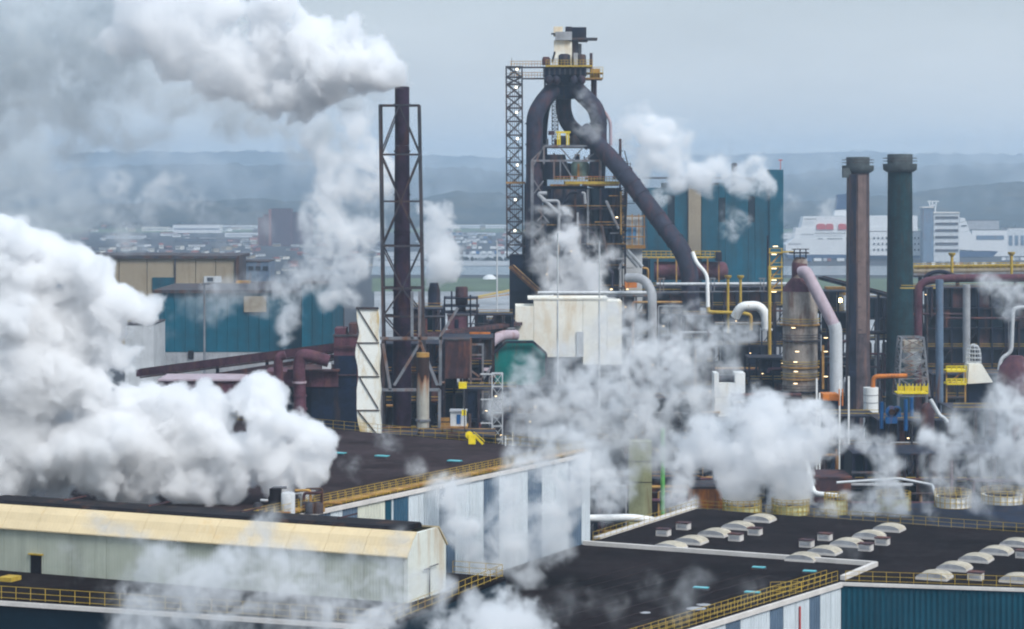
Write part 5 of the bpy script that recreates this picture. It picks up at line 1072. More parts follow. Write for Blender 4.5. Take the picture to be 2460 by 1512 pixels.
gallery((1975, 668), (2145, 712), 640, 620, 7, M['navy'], 'dark inclined gallery passing behind the two tall chimneys', (.3, .8))
tag(MB().lohi(W(1985, 690, 610), W(2032, 710, 610) + Vector((0, 4, 0))).build('yellow_plant_screen', M['ochre']), 'ochre screened landing between stove and brown chimney', 'platform')
tag(MB().box(W(2018, 722, 600), (.8, .3, .8)).build('flood_lamp', emit('bright_warm_lamp', (1, .75, .3), 22)), 'bright warm lamp glowing left of the brown chimney', 'lamp')

# ------------------------------------------------------------------ far: town, harbour, ships
def far_box(t, x0, x1, y0, y1, Y, d, m, n): return trect(x0, x1, y0, y1, Y, d, m, n, t)
YS = 2330
t = thing('ferry', W(2010, 620, YS), 'big white passenger ferry with orange red lifeboats moored in the harbour', 'ferry')
def shipslab(poly, n, m, Y0=YS, d=28): part(n, MB().slabY([(W(x, y, Y0).x, W(x, y, Y0).z) for x, y in poly], Y0, Y0 + d), M[m], t)
shipslab([(1888, 601), (1888, 588), (1905, 574), (2205, 572), (2212, 612), (1892, 612)], 'hull', 'hull')
shipslab([(1890, 612.3), (2212, 612.3), (2210, 622), (1896, 622)], 'lower_hull', 'hullb')
shipslab([(1908, 573.7), (1912, 548), (2205, 546), (2205, 571.8)], 'superstructure', 'hull', YS + 2, 24)
shipslab([(1924, 547.7), (1930, 521), (2120, 519), (2204, 519), (2204, 545.8)], 'superstructure', 'hull', YS + 3, 22)
shipslab([(2004, 518.7), (2006, 506), (2032, 504), (2034, 518.7)], 'funnel_base', 'hull', YS + 8, 12); shipslab([(2008, 504), (2012, 468), (2034, 466), (2034, 503)], 'funnel', 'hullb', YS + 9, 10)
for x0, x1 in ((1962, 1983), (1984, 2002), (2014, 2033)): shipslab([(x0, 552), (x0, 542), (x0 + 3, 538), (x1 - 3, 538), (x1, 542), (x1, 552)], 'lifeboat', 'redp', YS + 1, 2)
for y, xa, xb in ((528, 1932, 1960), (565, 1925, 1955), (562, 1958, 2034), (575, 1966, 1980), (575, 1988, 2024), (588, 1895, 1925)):
    k = 0; x = xa
    while x < xb - 3: shipslab([(x, y), (x, y - 2.4), (x + 4, y - 2.4), (x + 4, y)], 'window_band', 'win', YS - .3, .4); x += 6.2
t = block('quay_office', 2090, 2224, 556, 2300, 14, M['hull'], 'white quayside building with rows of square windows behind the green chimney', 'building', y1=614)
for y in (572, 586, 600):
    for x in list(range(2098, 2135, 10)) + list(range(2196, 2222, 9)): far_box(t, x, x + 4, y - 2, y + 3, 2299.5, .4, 'win', 'window')
t = thing('office_tower', W(2260, 614, 2280), 'grey white office block with dark window stripes at the harbour', 'building')
far_box(t, 2218, 2243, 500, 640, 2280, 16, 'bluegrey', 'stair_tower'); far_box(t, 2243.3, 2305, 513, 640, 2280, 18, 'pale', 'wall')
for y in (520, 535, 551, 567, 583, 599): far_box(t, 2247, 2302, y, y + 6, 2279.4, .5, 'dsteel', 'window_band')
far_box(t, 2242, 2306, 510, 513, 2279, 20, 'parapet', 'roof'); far_box(t, 2216, 2244, 497, 500, 2279, 18, 'parapet', 'roof')
t = thing('radar_mast', W(2242, 510, 2290), 'white radar mast with cross arms over the office block', 'mast')
for p, q in (((2240, 512), (2240, 484)), ((2228, 484), (2256, 484)), ((2232, 496), (2250, 492)), ((2250, 484), (2246, 510)), ((2232, 484), (2236, 505))): part('arm', MB().bar(W(*p, 2290), W(*q, 2290), 1.0), M['hull'], t)
t = thing('bow_ship', W(2350, 612, 2400), 'white ship bow and bridge with dark hull right of the office block', 'ship')
YS2 = 2400
def s2(poly, n, m, d=20, Y0=YS2): part(n, MB().slabY([(W(x, y, Y0).x, W(x, y, Y0).z) for x, y in poly], Y0, Y0 + d), M[m], t)
s2([(2303, 600), (2303, 560), (2330, 556), (2345, 585), (2400, 592), (2398, 604)], 'hull', 'hull'); s2([(2303, 604.2), (2398, 604.2), (2385, 618), (2303, 618)], 'lower_hull', 'hullb')
s2([(2305, 559.7), (2305, 536), (2322, 532), (2329, 555)], 'bridge', 'hull', 16); s2([(2306, 535), (2307, 524), (2318, 524), (2320, 531)], 'wheelhouse', 'hull', 12)
s2([(2309, 545), (2309, 542), (2322, 541), (2323, 544)], 'window_band', 'win', .4, YS2 - .4)
for x0, x1, y0, y1, lb, m in ((2335, 2420, 553, 604, 'long white warehouse with a dark window strip behind the ship bow', 'hull'), (2420, 2620, 548, 606, 'white warehouse cut by the right picture edge', 'pale'), (2325, 2400, 530, 553, 'grey domed shed roof behind the long white warehouse', 'grey')):
    t = block('warehouse', x0, x1, y0, 2450 if y0 > 535 else 2600, 30, M[m], lb, 'warehouse', y1=y1 + 20)
    if x0 == 2335: far_box(t, 2346, 2412, 566, 576, 2449.5, .4, 'bluegrey', 'window_band')
    if x0 == 2420:
        for k in range(5): far_box(t, 2424 + 14 * k, 2432 + 14 * k, 566, 590, 2449.5, .4, 'bluegrey', 'dock_door')
# brick towers of town
t = thing('brick_office_tower', W(690, 600, 2850), 'stepped brown brick office towers above the town on the left', 'building')
for a, b, y, m, dy in ((620, 636, 524, 'brick', 4), (633, 655, 516, 'brick', 0), (652, 700, 503, 'brick2', -3), (700.5, 722, 512, 'brick2', 2), (722.5, 748, 515, 'brick2', 5)):
    far_box(t, a, b, y, 620, 2850 + dy, 22, m, 'tower_block'); far_box(t, a - .4, b + .4, y - 2, y, 2849.5 + dy, 23, 'dsteel', 'roof')
    yy = y + 5
    while yy < 600: far_box(t, a + 2, b - 2, yy, yy + 1.4, 2849.6 + dy, .3, 'win', 'window_band'); yy += 5.2
far_box(t, 645, 651, 503, 612, 2845, 4, 'brick', 'chimney_shaft')
# houses
rg = random.Random(77)
wallc = ['plaster', 'brick', 'brick2', 'pale', 'hull', 'beige', 'grey', 'dsteel']; roofc = ['tile', 'dtile', 'dtile', 'dsteel', 'dtile']
wn = dict(plaster='cream rendered', brick='brown brick', brick2='dark brick', pale='pale grey', hull='white', beige='beige', grey='grey', dsteel='dark grey'); rn = dict(tile='red tiled', dtile='dark slate', dsteel='dark')
def where(x):
    for lim, s in ((300, 'left of the beige hall'), (430, 'above beige hall left end'), (560, 'above beige hall right end'), (640, 'left of the brick towers'), (760, 'around the brick towers'), (930, 'left of the rusty chimney'), (1110, 'right of the rusty chimney'), (1230, 'just left of the furnace'), (1560, 'behind the furnace'), (1900, 'behind the teal hall'), (9999, 'behind the harbour ships')):
        if x < lim: return s
def house(x, y, wpx, hpx, wm, rm, gable):
    Y = F * CAMZ / (y - HY); a = W(x, y, Y); w = S(wpx, Y); h = S(hpx, Y); d = rg.uniform(9, 14); rz = rg.uniform(-.5, .5); mtx = Matrix.Rotation(rz, 3, 'Z')
    far = ('nearer ' if y > 590 else 'far ') + ('broad ' if wpx > 15 else 'narrow ' if wpx < 10 else '') + ('tall' if hpx > 7 else 'low' if hpx < 5 else 'plain')
    t = thing('town_house', (a.x, Y, 0), '%s %s house, %s roof, %s' % (far, wn[wm], rn[rm], where(x)), 'house', 'houses of the town')
    part('wall', MB().box((a.x, Y + d / 2, h / 2), (w, d, h), rz), M[wm], t)
    c = Vector((a.x, Y + d / 2, 0)); rh = h * .55 if gable else .4
    if gable:
        vs = [c + mtx @ Vector(v) for v in ((-w / 2 - .3, -d / 2 - .3, h), (w / 2 + .3, -d / 2 - .3, h), (w / 2 + .3, d / 2 + .3, h), (-w / 2 - .3, d / 2 + .3, h), (-w / 2 - .3, 0, h + rh), (w / 2 + .3, 0, h + rh))]
        part('roof', MB().add(vs, [(0, 1, 5, 4), (2, 3, 4, 5), (0, 4, 3), (1, 2, 5), (3, 2, 1, 0)]), M[rm], t)
    else: part('roof', MB().box((a.x, Y + d / 2, h + .25), (w + .6, d + .6, .5), rz), M[rm], t)
    part('window_row', MB().box(Vector((a.x, Y + d / 2, h * .6)) + mtx @ Vector((0, -d / 2 - .1, 0)), (w * .8, .15, h * .16), rz), M['win'], t)
for k in range(290):
    u = rg.random()
    if u < .66: x = rg.uniform(200, 930); y = rg.choice([rg.uniform(551, 622), rg.uniform(551, 622), rg.uniform(600, 670)])
    elif u < .8: x = rg.uniform(1010, 1230); y = rg.uniform(548, 600)
    elif u < .9: x = rg.uniform(-300, 200); y = rg.uniform(552, 600)
    else: x = rg.uniform(1500, 2300); y = rg.uniform(549, 570)
    big = rg.random() < .3; house(x, y, rg.uniform(8, 18) * (2.4 if big else 1), rg.uniform(4, 9) * (.9 if big else 1), rg.choice(['hull', 'plaster', 'pale', 'hull']) if big else rg.choice(wallc), rg.choice(roofc), not big)
for x0, x1, y0, y1, m, lb in ((341, 403, 545, 556, 'plaster', 'cream long shed on the town skyline left'), (415, 530, 540, 560, 'hull', 'long white warehouse left of the brick towers'), (530, 615, 541, 552, 'pale', 'pale warehouse just left of the brick towers'), (540, 618, 559, 570, 'hull', 'white low warehouse in front of the pale one'), (250, 345, 566, 574, 'pale', 'long pale low shed at far left'), (760, 880, 546, 556, 'hull', 'white warehouse right of the brick towers'), (1015, 1220, 540, 550, 'hull', 'very long white warehouse left of the furnace'), (1050, 1190, 559, 566, 'pale', 'second long pale warehouse left of the furnace'), (1080, 1150, 524, 536, 'grey', 'grey plant shed on the skyline left of the furnace'), (420, 560, 574, 582, 'dsteel', 'dark long shed above the beige hall'), (1700, 1900, 560, 574, 'hull', 'white shed hidden behind the teal hall')):
    Y = F * CAMZ / (y1 - HY); t = block('warehouse', x0, x1, y0, Y, 25, M[m], lb, 'warehouse')
    far_box(t, x0 + 3, x1 - 3, y0 + (y1 - y0) * .45, y0 + (y1 - y0) * .6, Y - .4, .3, 'bluegrey', 'window_band')
# rows of parked wagons / lorries in the harbour yard and moored pontoons
cnt = 0
for r_, (y, xa, xb) in enumerate(((566, 1030, 1220), (575, 1040, 1225), (586, 1080, 1225), (600, 1105, 1225), (612, 1100, 1225), (630, 1905, 2040), (640, 2200, 2460), (628, 2380, 2460))):
    Y = F * CAMZ / (y - HY); n = int((xb - xa) / (13 if y < 620 else 11)); mm = rg.choice
    for k in range(n):
        if rg.random() < .25: continue
        x = xa + (xb - xa) * (k + rg.uniform(.1, .5)) / n; a = W(x, y, Y); ln = S(9, Y); mn = mm(['hull', 'pale', 'blue', 'grey', 'hull', 'dsteel', 'tile']); m = M[mn]
        cn_ = {'hull': 'white', 'pale': 'pale grey', 'blue': 'blue', 'grey': 'grey', 'dsteel': 'dark', 'tile': 'rust red'}[mn]; t = thing('parked_trailer', a, cn_ + ' parked trailer %s %s' % (['in the farthest yard row', 'in the second yard row', 'in the third yard row', 'in the fourth yard row', 'in the yard row by the water', 'before the ferry', 'right of the green chimney', 'at the right end'][r_], 'left of the furnace' if x < 1300 else 'on the quay'), 'trailer', 'trailers parked in the harbour yard')
        part('body', MB().lohi((a.x, Y, .9), (a.x + ln, Y + 2.6, 3.6)), m, t); part('chassis', MB().lohi((a.x + .3, Y + .3, .1), (a.x + ln - .3, Y + 2.3, .85)), M['black'], t)
t = thing('site_cabin', W(1176, 672, 1900), 'white low canopy roof on the green field left of the furnace', 'canopy')
part('roof', MB().lathe((W(1176, 0, 1840).x, 1840, 1), [(S(17, 1840), 0), (S(15, 1840), 1.5), (S(6, 1840), 3.4)], 16), M['hull'], t)
tag(MB().bar(W(1135, 716, 1420), W(1225, 698, 1480), 2.2, 1.0).build('ochre_pipeline', M['yellow']), 'long ochre pipeline crossing the pale yard left of the furnace', 'pipeline')
tag(MB().bar(W(1120, 721, 1400), W(1222, 708, 1440), 1.2, .6).build('ochre_pipeline', M['ochre']), 'thinner ochre line in front of the long ochre pipeline', 'pipeline')
# tree belts
def belt(x0, x1, y, hpx, n, seed, m='woods', dep=60):
    rg = random.Random(seed); Y = F * CAMZ / (y - HY); b = MB()
    for k in range(n):
        x = rg.uniform(x0, x1); h = S(hpx, Y) * rg.uniform(.5, 1.1); r = h * rg.uniform(.35, .6); c = Vector(((x - HX) * Y / F, Y + rg.uniform(0, dep), h * .55)); vs = []
        for (u, v_) in [(a, e_) for e_ in (-60, -15, 30, 70) for a in range(0, 360, 60)]:
            q = rg.uniform(.7, 1.2) * r; vs.append(c + Vector((math.cos(R(u + rg.uniform(-15, 15))) * math.cos(R(v_)) * q, math.sin(R(u)) * math.cos(R(v_)) * q, math.sin(R(v_)) * h * .5)))
        b.add(vs, [(j * 6 + i, j * 6 + (i + 1) % 6, (j + 1) * 6 + (i + 1) % 6, (j + 1) * 6 + i) for j in range(3) for i in range(6)] + [tuple(range(18, 24))])
    o = b.build('treeline', M[m]); o['kind'] = 'stuff'; o['label'] = 'belt of dark bare trees behind the town'; o['category'] = 'trees'
belt(100, 1230, 548, 14, 420, 3); belt(250, 560, 538, 10, 160, 4); belt(-400, 2800, 530, 9, 700, 5); belt(1700, 2700, 552, 12, 260, 6); belt(1040, 1225, 628, 8, 90, 7)

# ------------------------------------------------------------------ air: haze and steam (real volumes)
hz = bpy.data.materials.new('haze_air'); hz.use_nodes = True; nt = hz.node_tree; nt.nodes.clear()
o_ = nt.nodes.new('ShaderNodeOutputMaterial'); pv = nt.nodes.new('ShaderNodeVolumePrincipled'); nt.links.new(pv.outputs[0], o_.inputs['Volume'])
pv.inputs['Color'].default_value = (.64, .81, .985, 1); pv.inputs['Density'].default_value = HAZE; pv.inputs['Anisotropy'].default_value = .2
hb_ = MB().lohi((-5600, -200, -1.5), (5600, 11600, 260)).build('haze', hz); hb_['category'] = 'haze'; hb_['kind'] = 'stuff'; hb_['label'] = 'pale bluish haze over the whole plant and town'

def spl(n_out, m, step):              # cubic B-spline interpolation matrix
    t = np.arange(n_out) / step; i = np.floor(t).astype(int); f = t - i; A = np.zeros((n_out, m), np.float32)
    w = ((1 - f) ** 3 / 6, (3 * f ** 3 - 6 * f ** 2 + 4) / 6, (-3 * f ** 3 + 3 * f ** 2 + 3 * f + 1) / 6, f ** 3 / 6)
    for k in range(4): A[np.arange(n_out), i + k] += w[k]
    return A
def noise3(shape, step, rg, stretch=(1, 1, 1)):
    st = [max(1.01, step * q) for q in stretch]; ms = [int(s / q) + 5 for s, q in zip(shape, st)]
    g = rg.normal(0, 1.6, ms).astype(np.float32)
    g = np.tensordot(spl(shape[0], ms[0], st[0]), g, (1, 0))
    g = np.tensordot(spl(shape[1], ms[1], st[1]), g, (1, 1)).transpose(1, 0, 2)
    g = np.tensordot(g, spl(shape[2], ms[2], st[2]), (2, 1))
    return g
def steam_mat(name, color=(.992, .994, .998), aniso=.35):
    m = bpy.data.materials.new(name); m.use_nodes = True; nt = m.node_tree; nt.nodes.clear()
    o = nt.nodes.new('ShaderNodeOutputMaterial'); pv = nt.nodes.new('ShaderNodeVolumePrincipled'); nt.links.new(pv.outputs[0], o.inputs['Volume'])
    pv.inputs['Color'].default_value = (*color, 1); pv.inputs['Density'].default_value = 1.0; pv.inputs['Anisotropy'].default_value = aniso
    return m
STEAM = steam_mat('white_steam'); SMOG = steam_mat('grey_smoke', (.86, .885, .90))
def volume_object(name, D, org, vx, m, label, group):
    nx, ny, nz = D.shape
    cols = max(1, int(round(math.sqrt(nz * ny / nx)))); rows_ = math.ceil(nz / cols); Wd = cols * nx; Ht = rows_ * ny
    A = np.zeros((rows_, ny, cols, nx), np.float32)
    for k in range(nz): A[k // cols, :, k % cols, :] = D[:, :, k].T
    buf = np.ones((Ht * Wd, 4), np.float32); buf[:, :3] = A.reshape(-1)[:, None]
    im = bpy.data.images.new(name + '_density', Wd, Ht, alpha=False, float_buffer=True); im.colorspace_settings.name = 'Non-Color'
    im.pixels.foreach_set(buf.ravel()); im.update()
    ng = bpy.data.node_groups.new(name, 'GeometryNodeTree'); ng.interface.new_socket('Geometry', in_out='OUTPUT', socket_type='NodeSocketGeometry')
    N = ng.nodes; L = ng.links; vc = N.new('GeometryNodeVolumeCube')
    for a, k in zip('XYZ', D.shape): vc.inputs['Resolution ' + a].default_value = k
    vc.inputs['Min'].default_value = (0, 0, 0); vc.inputs['Max'].default_value = [vx * (k - 1) for k in D.shape]
    pos = N.new('GeometryNodeInputPosition')
    def Mt(op, *a):
        q = N.new('ShaderNodeMath'); q.operation = op
        for i, v in enumerate(a):
            if hasattr(v, 'is_output'): L.new(v, q.inputs[i])
            else: q.inputs[i].default_value = v
        return q.outputs[0]
    sx = N.new('ShaderNodeSeparateXYZ'); L.new(pos.outputs[0], sx.inputs[0])
    ix = [Mt('ROUND', Mt('DIVIDE', sx.outputs[i], vx)) for i in range(3)]
    row = Mt('FLOOR', Mt('DIVIDE', Mt('ADD', ix[2], .5), cols)); col = Mt('SUBTRACT', ix[2], Mt('MULTIPLY', row, cols))
    u = Mt('DIVIDE', Mt('ADD', Mt('MULTIPLY_ADD', col, nx, ix[0]), .5), Wd); v = Mt('DIVIDE', Mt('ADD', Mt('MULTIPLY_ADD', row, ny, ix[1]), .5), Ht)
    cb = N.new('ShaderNodeCombineXYZ'); L.new(u, cb.inputs[0]); L.new(v, cb.inputs[1])
    it = N.new('GeometryNodeImageTexture'); it.interpolation = 'Closest'; it.inputs['Image'].default_value = im; L.new(cb.outputs[0], it.inputs['Vector'])
    s2 = N.new('ShaderNodeSeparateXYZ'); L.new(it.outputs['Color'], s2.inputs[0]); L.new(s2.outputs[0], vc.inputs['Density'])
    sm = N.new('GeometryNodeSetMaterial'); sm.inputs['Material'].default_value = m; L.new(vc.outputs[0], sm.inputs[0])
    o = N.new('NodeGroupOutput'); L.new(sm.outputs[0], o.inputs[0])
    me = bpy.data.meshes.new(name); me.materials.append(m); ob = bpy.data.objects.new(name, me); COL.objects.link(ob); ob.location = org
    md = ob.modifiers.new('density', 'NODES'); md.node_group = ng
    ob['kind'] = 'stuff'; ob['label'] = label; ob['category'] = 'steam'; ob['group'] = group
    return ob
def plume(name, label, Y, puffs, vx, style='cumulus', dens=.8, amp=.3, edge=.6, seed=1, kids=3, m=None, thr=.0, warp=.35, contrast=1.0, stretch=(1, 1, 1), kk=.10, fine=.66):
    # puffs: (x, y, radius, [depth offset m], [weight]) in picture units at depth Y
    rg = np.random.default_rng(seed); P = []
    for p in puffs:
        x, y, r = p[:3]; dy = p[3] if len(p) > 3 else rg.uniform(-.3, .3) * S(r, Y); w = p[4] if len(p) > 4 else 1.0
        c = W(x, y, Y); P.append((c.x, c.y + dy, c.z, S(r, Y), w))
    base = list(P); rm = float(np.median([p[3] for p in base]))
    if style == 'cumulus':
        lvl = [(x, y, z, r * .9, w) for x, y, z, r, w in P]; P = list(lvl)
        for k in range(kids):
            nl = []
            for x, y, z, r, w in lvl:
                for j in range((10, 7, 5)[k]):
                    v = rg.normal(size=3); v[1] -= .4; v[2] += .15; v /= np.linalg.norm(v); q = r * rg.uniform(.18, .52)
                    if q < vx * 1.3: continue
                    nl.append((x + v[0] * r * .9, y + v[1] * r * .9, z + v[2] * r * .9, q, w))
            P += nl; lvl = nl
    A = np.array(P); ext = 1.15 if style == 'wisp' else 1.1
    pad = vx * 2 + (amp * rm * .9 + kk * rm * 2 if style == 'cumulus' else 0); lo = (A[:, :3] - A[:, 3:4] * ext).min(0) - pad; hi = (A[:, :3] + A[:, 3:4] * ext).max(0) + pad
    shape = tuple(int(math.ceil((h - l) / vx)) for l, h in zip(lo, hi)); tot = shape[0] * shape[1] * shape[2]
    if tot > 7e6:
        f = (tot / 7e6) ** (1 / 3); vx *= f; shape = tuple(int(math.ceil((h - l) / vx)) for l, h in zip(lo, hi))
    gx, gy, gz = [np.arange(n, dtype=np.float32) * vx + l for n, l in zip(shape, lo)]
    wa = warp * rm
    wx = noise3(shape, rm * 1.2 / vx, rg) * wa * .5 + noise3(shape, rm * .45 / vx, rg) * wa * .25
    wz = noise3(shape, rm * 1.2 / vx, rg) * wa * .5 + noise3(shape, rm * .45 / vx, rg) * wa * .25
    cum = style == 'cumulus'; k_ = kk * rm
    B = np.zeros(shape, np.float32); num = np.zeros(shape, np.float32); den = np.full(shape, 1e-5, np.float32)
    for x, y, z, r, w in P:
        rr = r * 1.05 + wa + (k_ * 4 if cum else 0)
        i0 = [max(0, int((c - rr - l) / vx)) for c, l in zip((x, y, z), lo)]; i1 = [min(n, int((c + rr - l) / vx) + 2) for c, l, n in zip((x, y, z), lo, shape)]
        if any(a >= b for a, b in zip(i0, i1)): continue
        sl = tuple(slice(a, b) for a, b in zip(i0, i1))
        dx = gx[sl[0], None, None] + wx[sl] - x; dyy = gy[None, sl[1], None] - y; dz = gz[None, None, sl[2]] + wz[sl] - z
        d = np.sqrt(dx * dx + dyy * dyy + dz * dz)
        if cum:
            B[sl] += np.exp(np.clip((r - d) / k_, -12, 40)); g = np.clip(1.15 - d / r, 0, 1) + 1e-4; num[sl] += w * g; den[sl] += g
        else:
            g = np.clip(1 - (d / r) ** 2, 0, 1); g = g * w; B[sl] = 1 - (1 - B[sl]) * (1 - np.clip(g, 0, .98))
    def warped(n, sc_, am):
        ds = [noise3(shape, sc_ / vx, rg) * (am / vx) + noise3(shape, max(1.5, sc_ * .4 / vx), rg) * (am * .35 / vx) for _ in range(3)]
        ii = [np.clip(np.rint(np.arange(k).reshape([-1 if a == b else 1 for b in range(3)]) + q), 0, k - 1).astype(np.int32) for a, (k, q) in enumerate(zip(shape, ds))]
        return n[ii[0], ii[1], ii[2]]
    if cum:
        B = np.log(B + 1e-6) * k_
        n = np.zeros(shape, np.float32); a = 1.0; q = rm * .7 / vx; ta = 0
        for k in range(6):
            if q < 1.25: break
            nk = noise3(shape, q, rg); n += a * (nk * .6 + (np.abs(nk) - .5) * .55); ta += a; a *= .66; q /= 2.0
        n = warped(n, rm * .5, rm * .18)
        soft = noise3(shape, rm * .8 / vx, rg); ed = edge * np.clip(1 + soft * .9, .3, 3.5)
        D = np.clip((B + amp * rm * .6 * n) / ed, 0, 1); h = np.zeros(shape, np.float32); a = 1.0; q = rm * .22 / vx
        for k in range(3):
            if q < 1.15: break
            h += a * noise3(shape, q, rg); a *= .8; q /= 1.8
        h = warped(h, rm * .3, rm * .12); D = np.clip(D + (h * .85 - .15) * (1 - D) * (D > 0) * np.clip(D * 4, 0, 1), 0, 1)
        D *= np.clip(num / den, 0, 1.5) * dens
    else:
        n = np.zeros(shape, np.float32); a = 1.0; q = rm * 1.1 / vx; ta = 0
        for k in range(6):
            if q < 1.25: break
            nk = noise3(shape, q, rg, stretch)
            n += a * (nk if k < 2 else nk * .5 + (np.abs(nk) - .45) * 1.2); ta += a * a; a *= fine; q /= 1.95
        n = warped(n / math.sqrt(ta), rm * .8, rm * .33)
        Bs = np.clip(B * 1.35, 0, 1)
        D = np.clip(Bs * 1.25 - .52 - thr + n * .52 * contrast, 0, 1.4) * Bs
        h = np.zeros(shape, np.float32); a = 1.0; q = rm * .33 / vx
        for k in range(4):
            if q < 1.2: break
            h += a * noise3(shape, q, rg); a *= .8; q /= 1.8
        h = warped(h, rm * .35, rm * .2)
        D = D ** 1.2 * np.clip(.75 + h * .85, .02, 2.6) * dens
    D[D < dens * .003] = 0
    D[0] = D[-1] = 0; D[:, 0] = D[:, -1] = 0; D[:, :, 0] = D[:, :, -1] = 0
    return volume_object(name, D, Vector(lo.tolist()), vx, m or STEAM, label, 'steam and smoke drifting over the plant')

P_ = plume
MID = steam_mat('grey_steam', (.955, .965, .97))
P_('steam_plume', 'bright billowing steam blown left from the rusty chimney mouth', 430,
  [(966, 198, 19, 0), (950, 176, 30, 0), (925, 158, 42), (895, 140, 52), (868, 180, 46), (905, 195, 30), (845, 110, 54), (820, 150, 64), (785, 95, 50), (775, 170, 72), (762, 228, 50), (720, 130, 66), (815, 215, 40), (745, 80, 40),
   (660, 10, 66), (640, 80, 70), (690, 150, 70), (705, 215, 60), (730, 265, 36, 0, .7), (655, 250, 48, 0, .7), (600, 200, 66, 0, .7), (570, 140, 60, 0, .7), (540, 110, 60, 0, .7),
   (490, 0, 90, 0, .45), (450, 90, 85, 0, .45), (385, 50, 85, 0, .45), (530, 190, 58, 0, .45), (430, 160, 60, 0, .45), (480, 205, 36, 0, .45), (330, 20, 75, 0, .45), (395, 130, 55, 0, .45), (540, 20, 40), (300, 100, 60, 0, .45)], .3, dens=1.05, amp=.38, edge=.85, seed=4, kk=.10)
P_('steam_trail', 'thin grey steam trailing off at the top left of the sky', 455,
  [(300, 120, 110), (230, 200, 90), (160, 260, 70), (260, 265, 60), (330, 220, 70), (90, 120, 150), (0, 40, 150), (200, 30, 140), (340, 0, 130), (60, 250, 90), (400, 230, 80), (560, 260, 80), (620, 300, 66), (690, 300, 60), (480, 230, 70), (760, 320, 50), (-20, 180, 120), (840, 260, 50), (900, 235, 36), (120, 220, 90), (450, -20, 120), (620, -40, 90), (180, 320, 90), (280, 330, 80, 0, .7), (-30, 320, 100), (220, 120, 120), (380, 330, 70, 0, .6), (540, 330, 70, 0, .6), (700, 360, 60, 0, .6), (800, 380, 60, 0, .6), (650, 40, 80, 0, .7)], .5, 'wisp', dens=.21, seed=8, contrast=.8, thr=-.32, stretch=(1.6, 1, 1), warp=.5, m=SMOG)
P_('steam_cloud', 'huge bright white cloud rising over the left of the brown roof', 246,
  [(55, 630, 80), (0, 610, 90), (-70, 640, 90), (140, 640, 75), (215, 690, 78), (290, 730, 62), (345, 748, 46), (60, 760, 120), (-60, 780, 120), (180, 800, 110), (265, 800, 60), (280, 870, 50), (70, 900, 130), (-60, 950, 130), (190, 930, 90), (30, 1060, 130), (-80, 1100, 120),
   (300, 990, 62), (355, 965, 48), (420, 985, 58), (475, 975, 50), (525, 1005, 52), (590, 965, 52), (628, 950, 44), (640, 1010, 64), (695, 1030, 54), (735, 1070, 57), (765, 1120, 44), (735, 1145, 44), (620, 1100, 70), (645, 1155, 44), (560, 1120, 78), (450, 1070, 95), (345, 1070, 105), (240, 1080, 110), (120, 1100, 110), (470, 1165, 56), (330, 1165, 70), (560, 1185, 38), (663, 1190, 20, 0), (740, 1178, 30)], .145, dens=1.9, amp=.34, edge=.38, seed=12, kk=.09)
P_('steam_column', 'tall pale steam column drifting up behind the rusty chimney', 520,
  [(702, 836, 13, 0), (700, 800, 26, 0), (692, 745, 44), (690, 690, 52), (720, 640, 50), (765, 640, 66), (800, 590, 76), (790, 510, 80), (825, 440, 80), (790, 400, 60), (850, 350, 66), (830, 660, 66), (875, 560, 60), (905, 470, 60), (885, 380, 60), (790, 715, 45), (845, 720, 42), (930, 420, 60), (760, 330, 66), (860, 290, 56), (650, 690, 46), (870, 650, 50), (760, 560, 60)], .3, 'wisp', dens=.36, seed=15, contrast=.9, thr=-.28, warp=.7, fine=.78)
P_('steam_puff', 'dense white puff just right of the lattice tower', 575, [(1062, 640, 46), (1048, 585, 48), (1062, 530, 40), (1040, 505, 30), (1085, 600, 28), (1080, 655, 28), (1045, 665, 30), (1030, 560, 32), (1070, 500, 22)], .3, dens=.6, amp=.3, edge=1.6, seed=18)
P_('steam_wisp', 'thin steam wisps climbing the front of the blast furnace', 600,
  [(1350, 530, 40), (1375, 585, 50), (1345, 620, 50), (1405, 650, 60), (1440, 690, 56), (1300, 510, 36, 0, .7), (1400, 700, 66), (1340, 690, 60), (1300, 650, 50, 0, .7), (1450, 620, 50, 0, .7), (1420, 550, 44, 0, .5), (1290, 580, 46, 0, .6), (1480, 740, 56), (1380, 640, 60)], .28, 'wisp', dens=.5, seed=21, contrast=1.05, thr=-.14, warp=.8, fine=.8)
P_('steam_bank', 'white steam bank drifting across the top of the teal tower hall', 872,
  [(1560, 380, 66), (1545, 440, 50), (1620, 400, 56), (1680, 415, 52), (1740, 402, 52), (1790, 425, 52), (1820, 395, 42), (1835, 445, 34), (1585, 335, 56), (1710, 450, 40), (1640, 450, 38), (1600, 490, 34), (1770, 535, 48, 0, .6), (1740, 570, 34, 0, .5), (1890, 480, 44, 0, .5), (1905, 560, 40, 0, .5), (1995, 500, 40, 0, .6), (1500, 330, 70, 0, .6), (1650, 340, 60, 0, .6), (1530, 300, 60, 0, .5)], .42, 'wisp', dens=.38, seed=24, contrast=.9, thr=-.24, warp=.7, fine=.78)
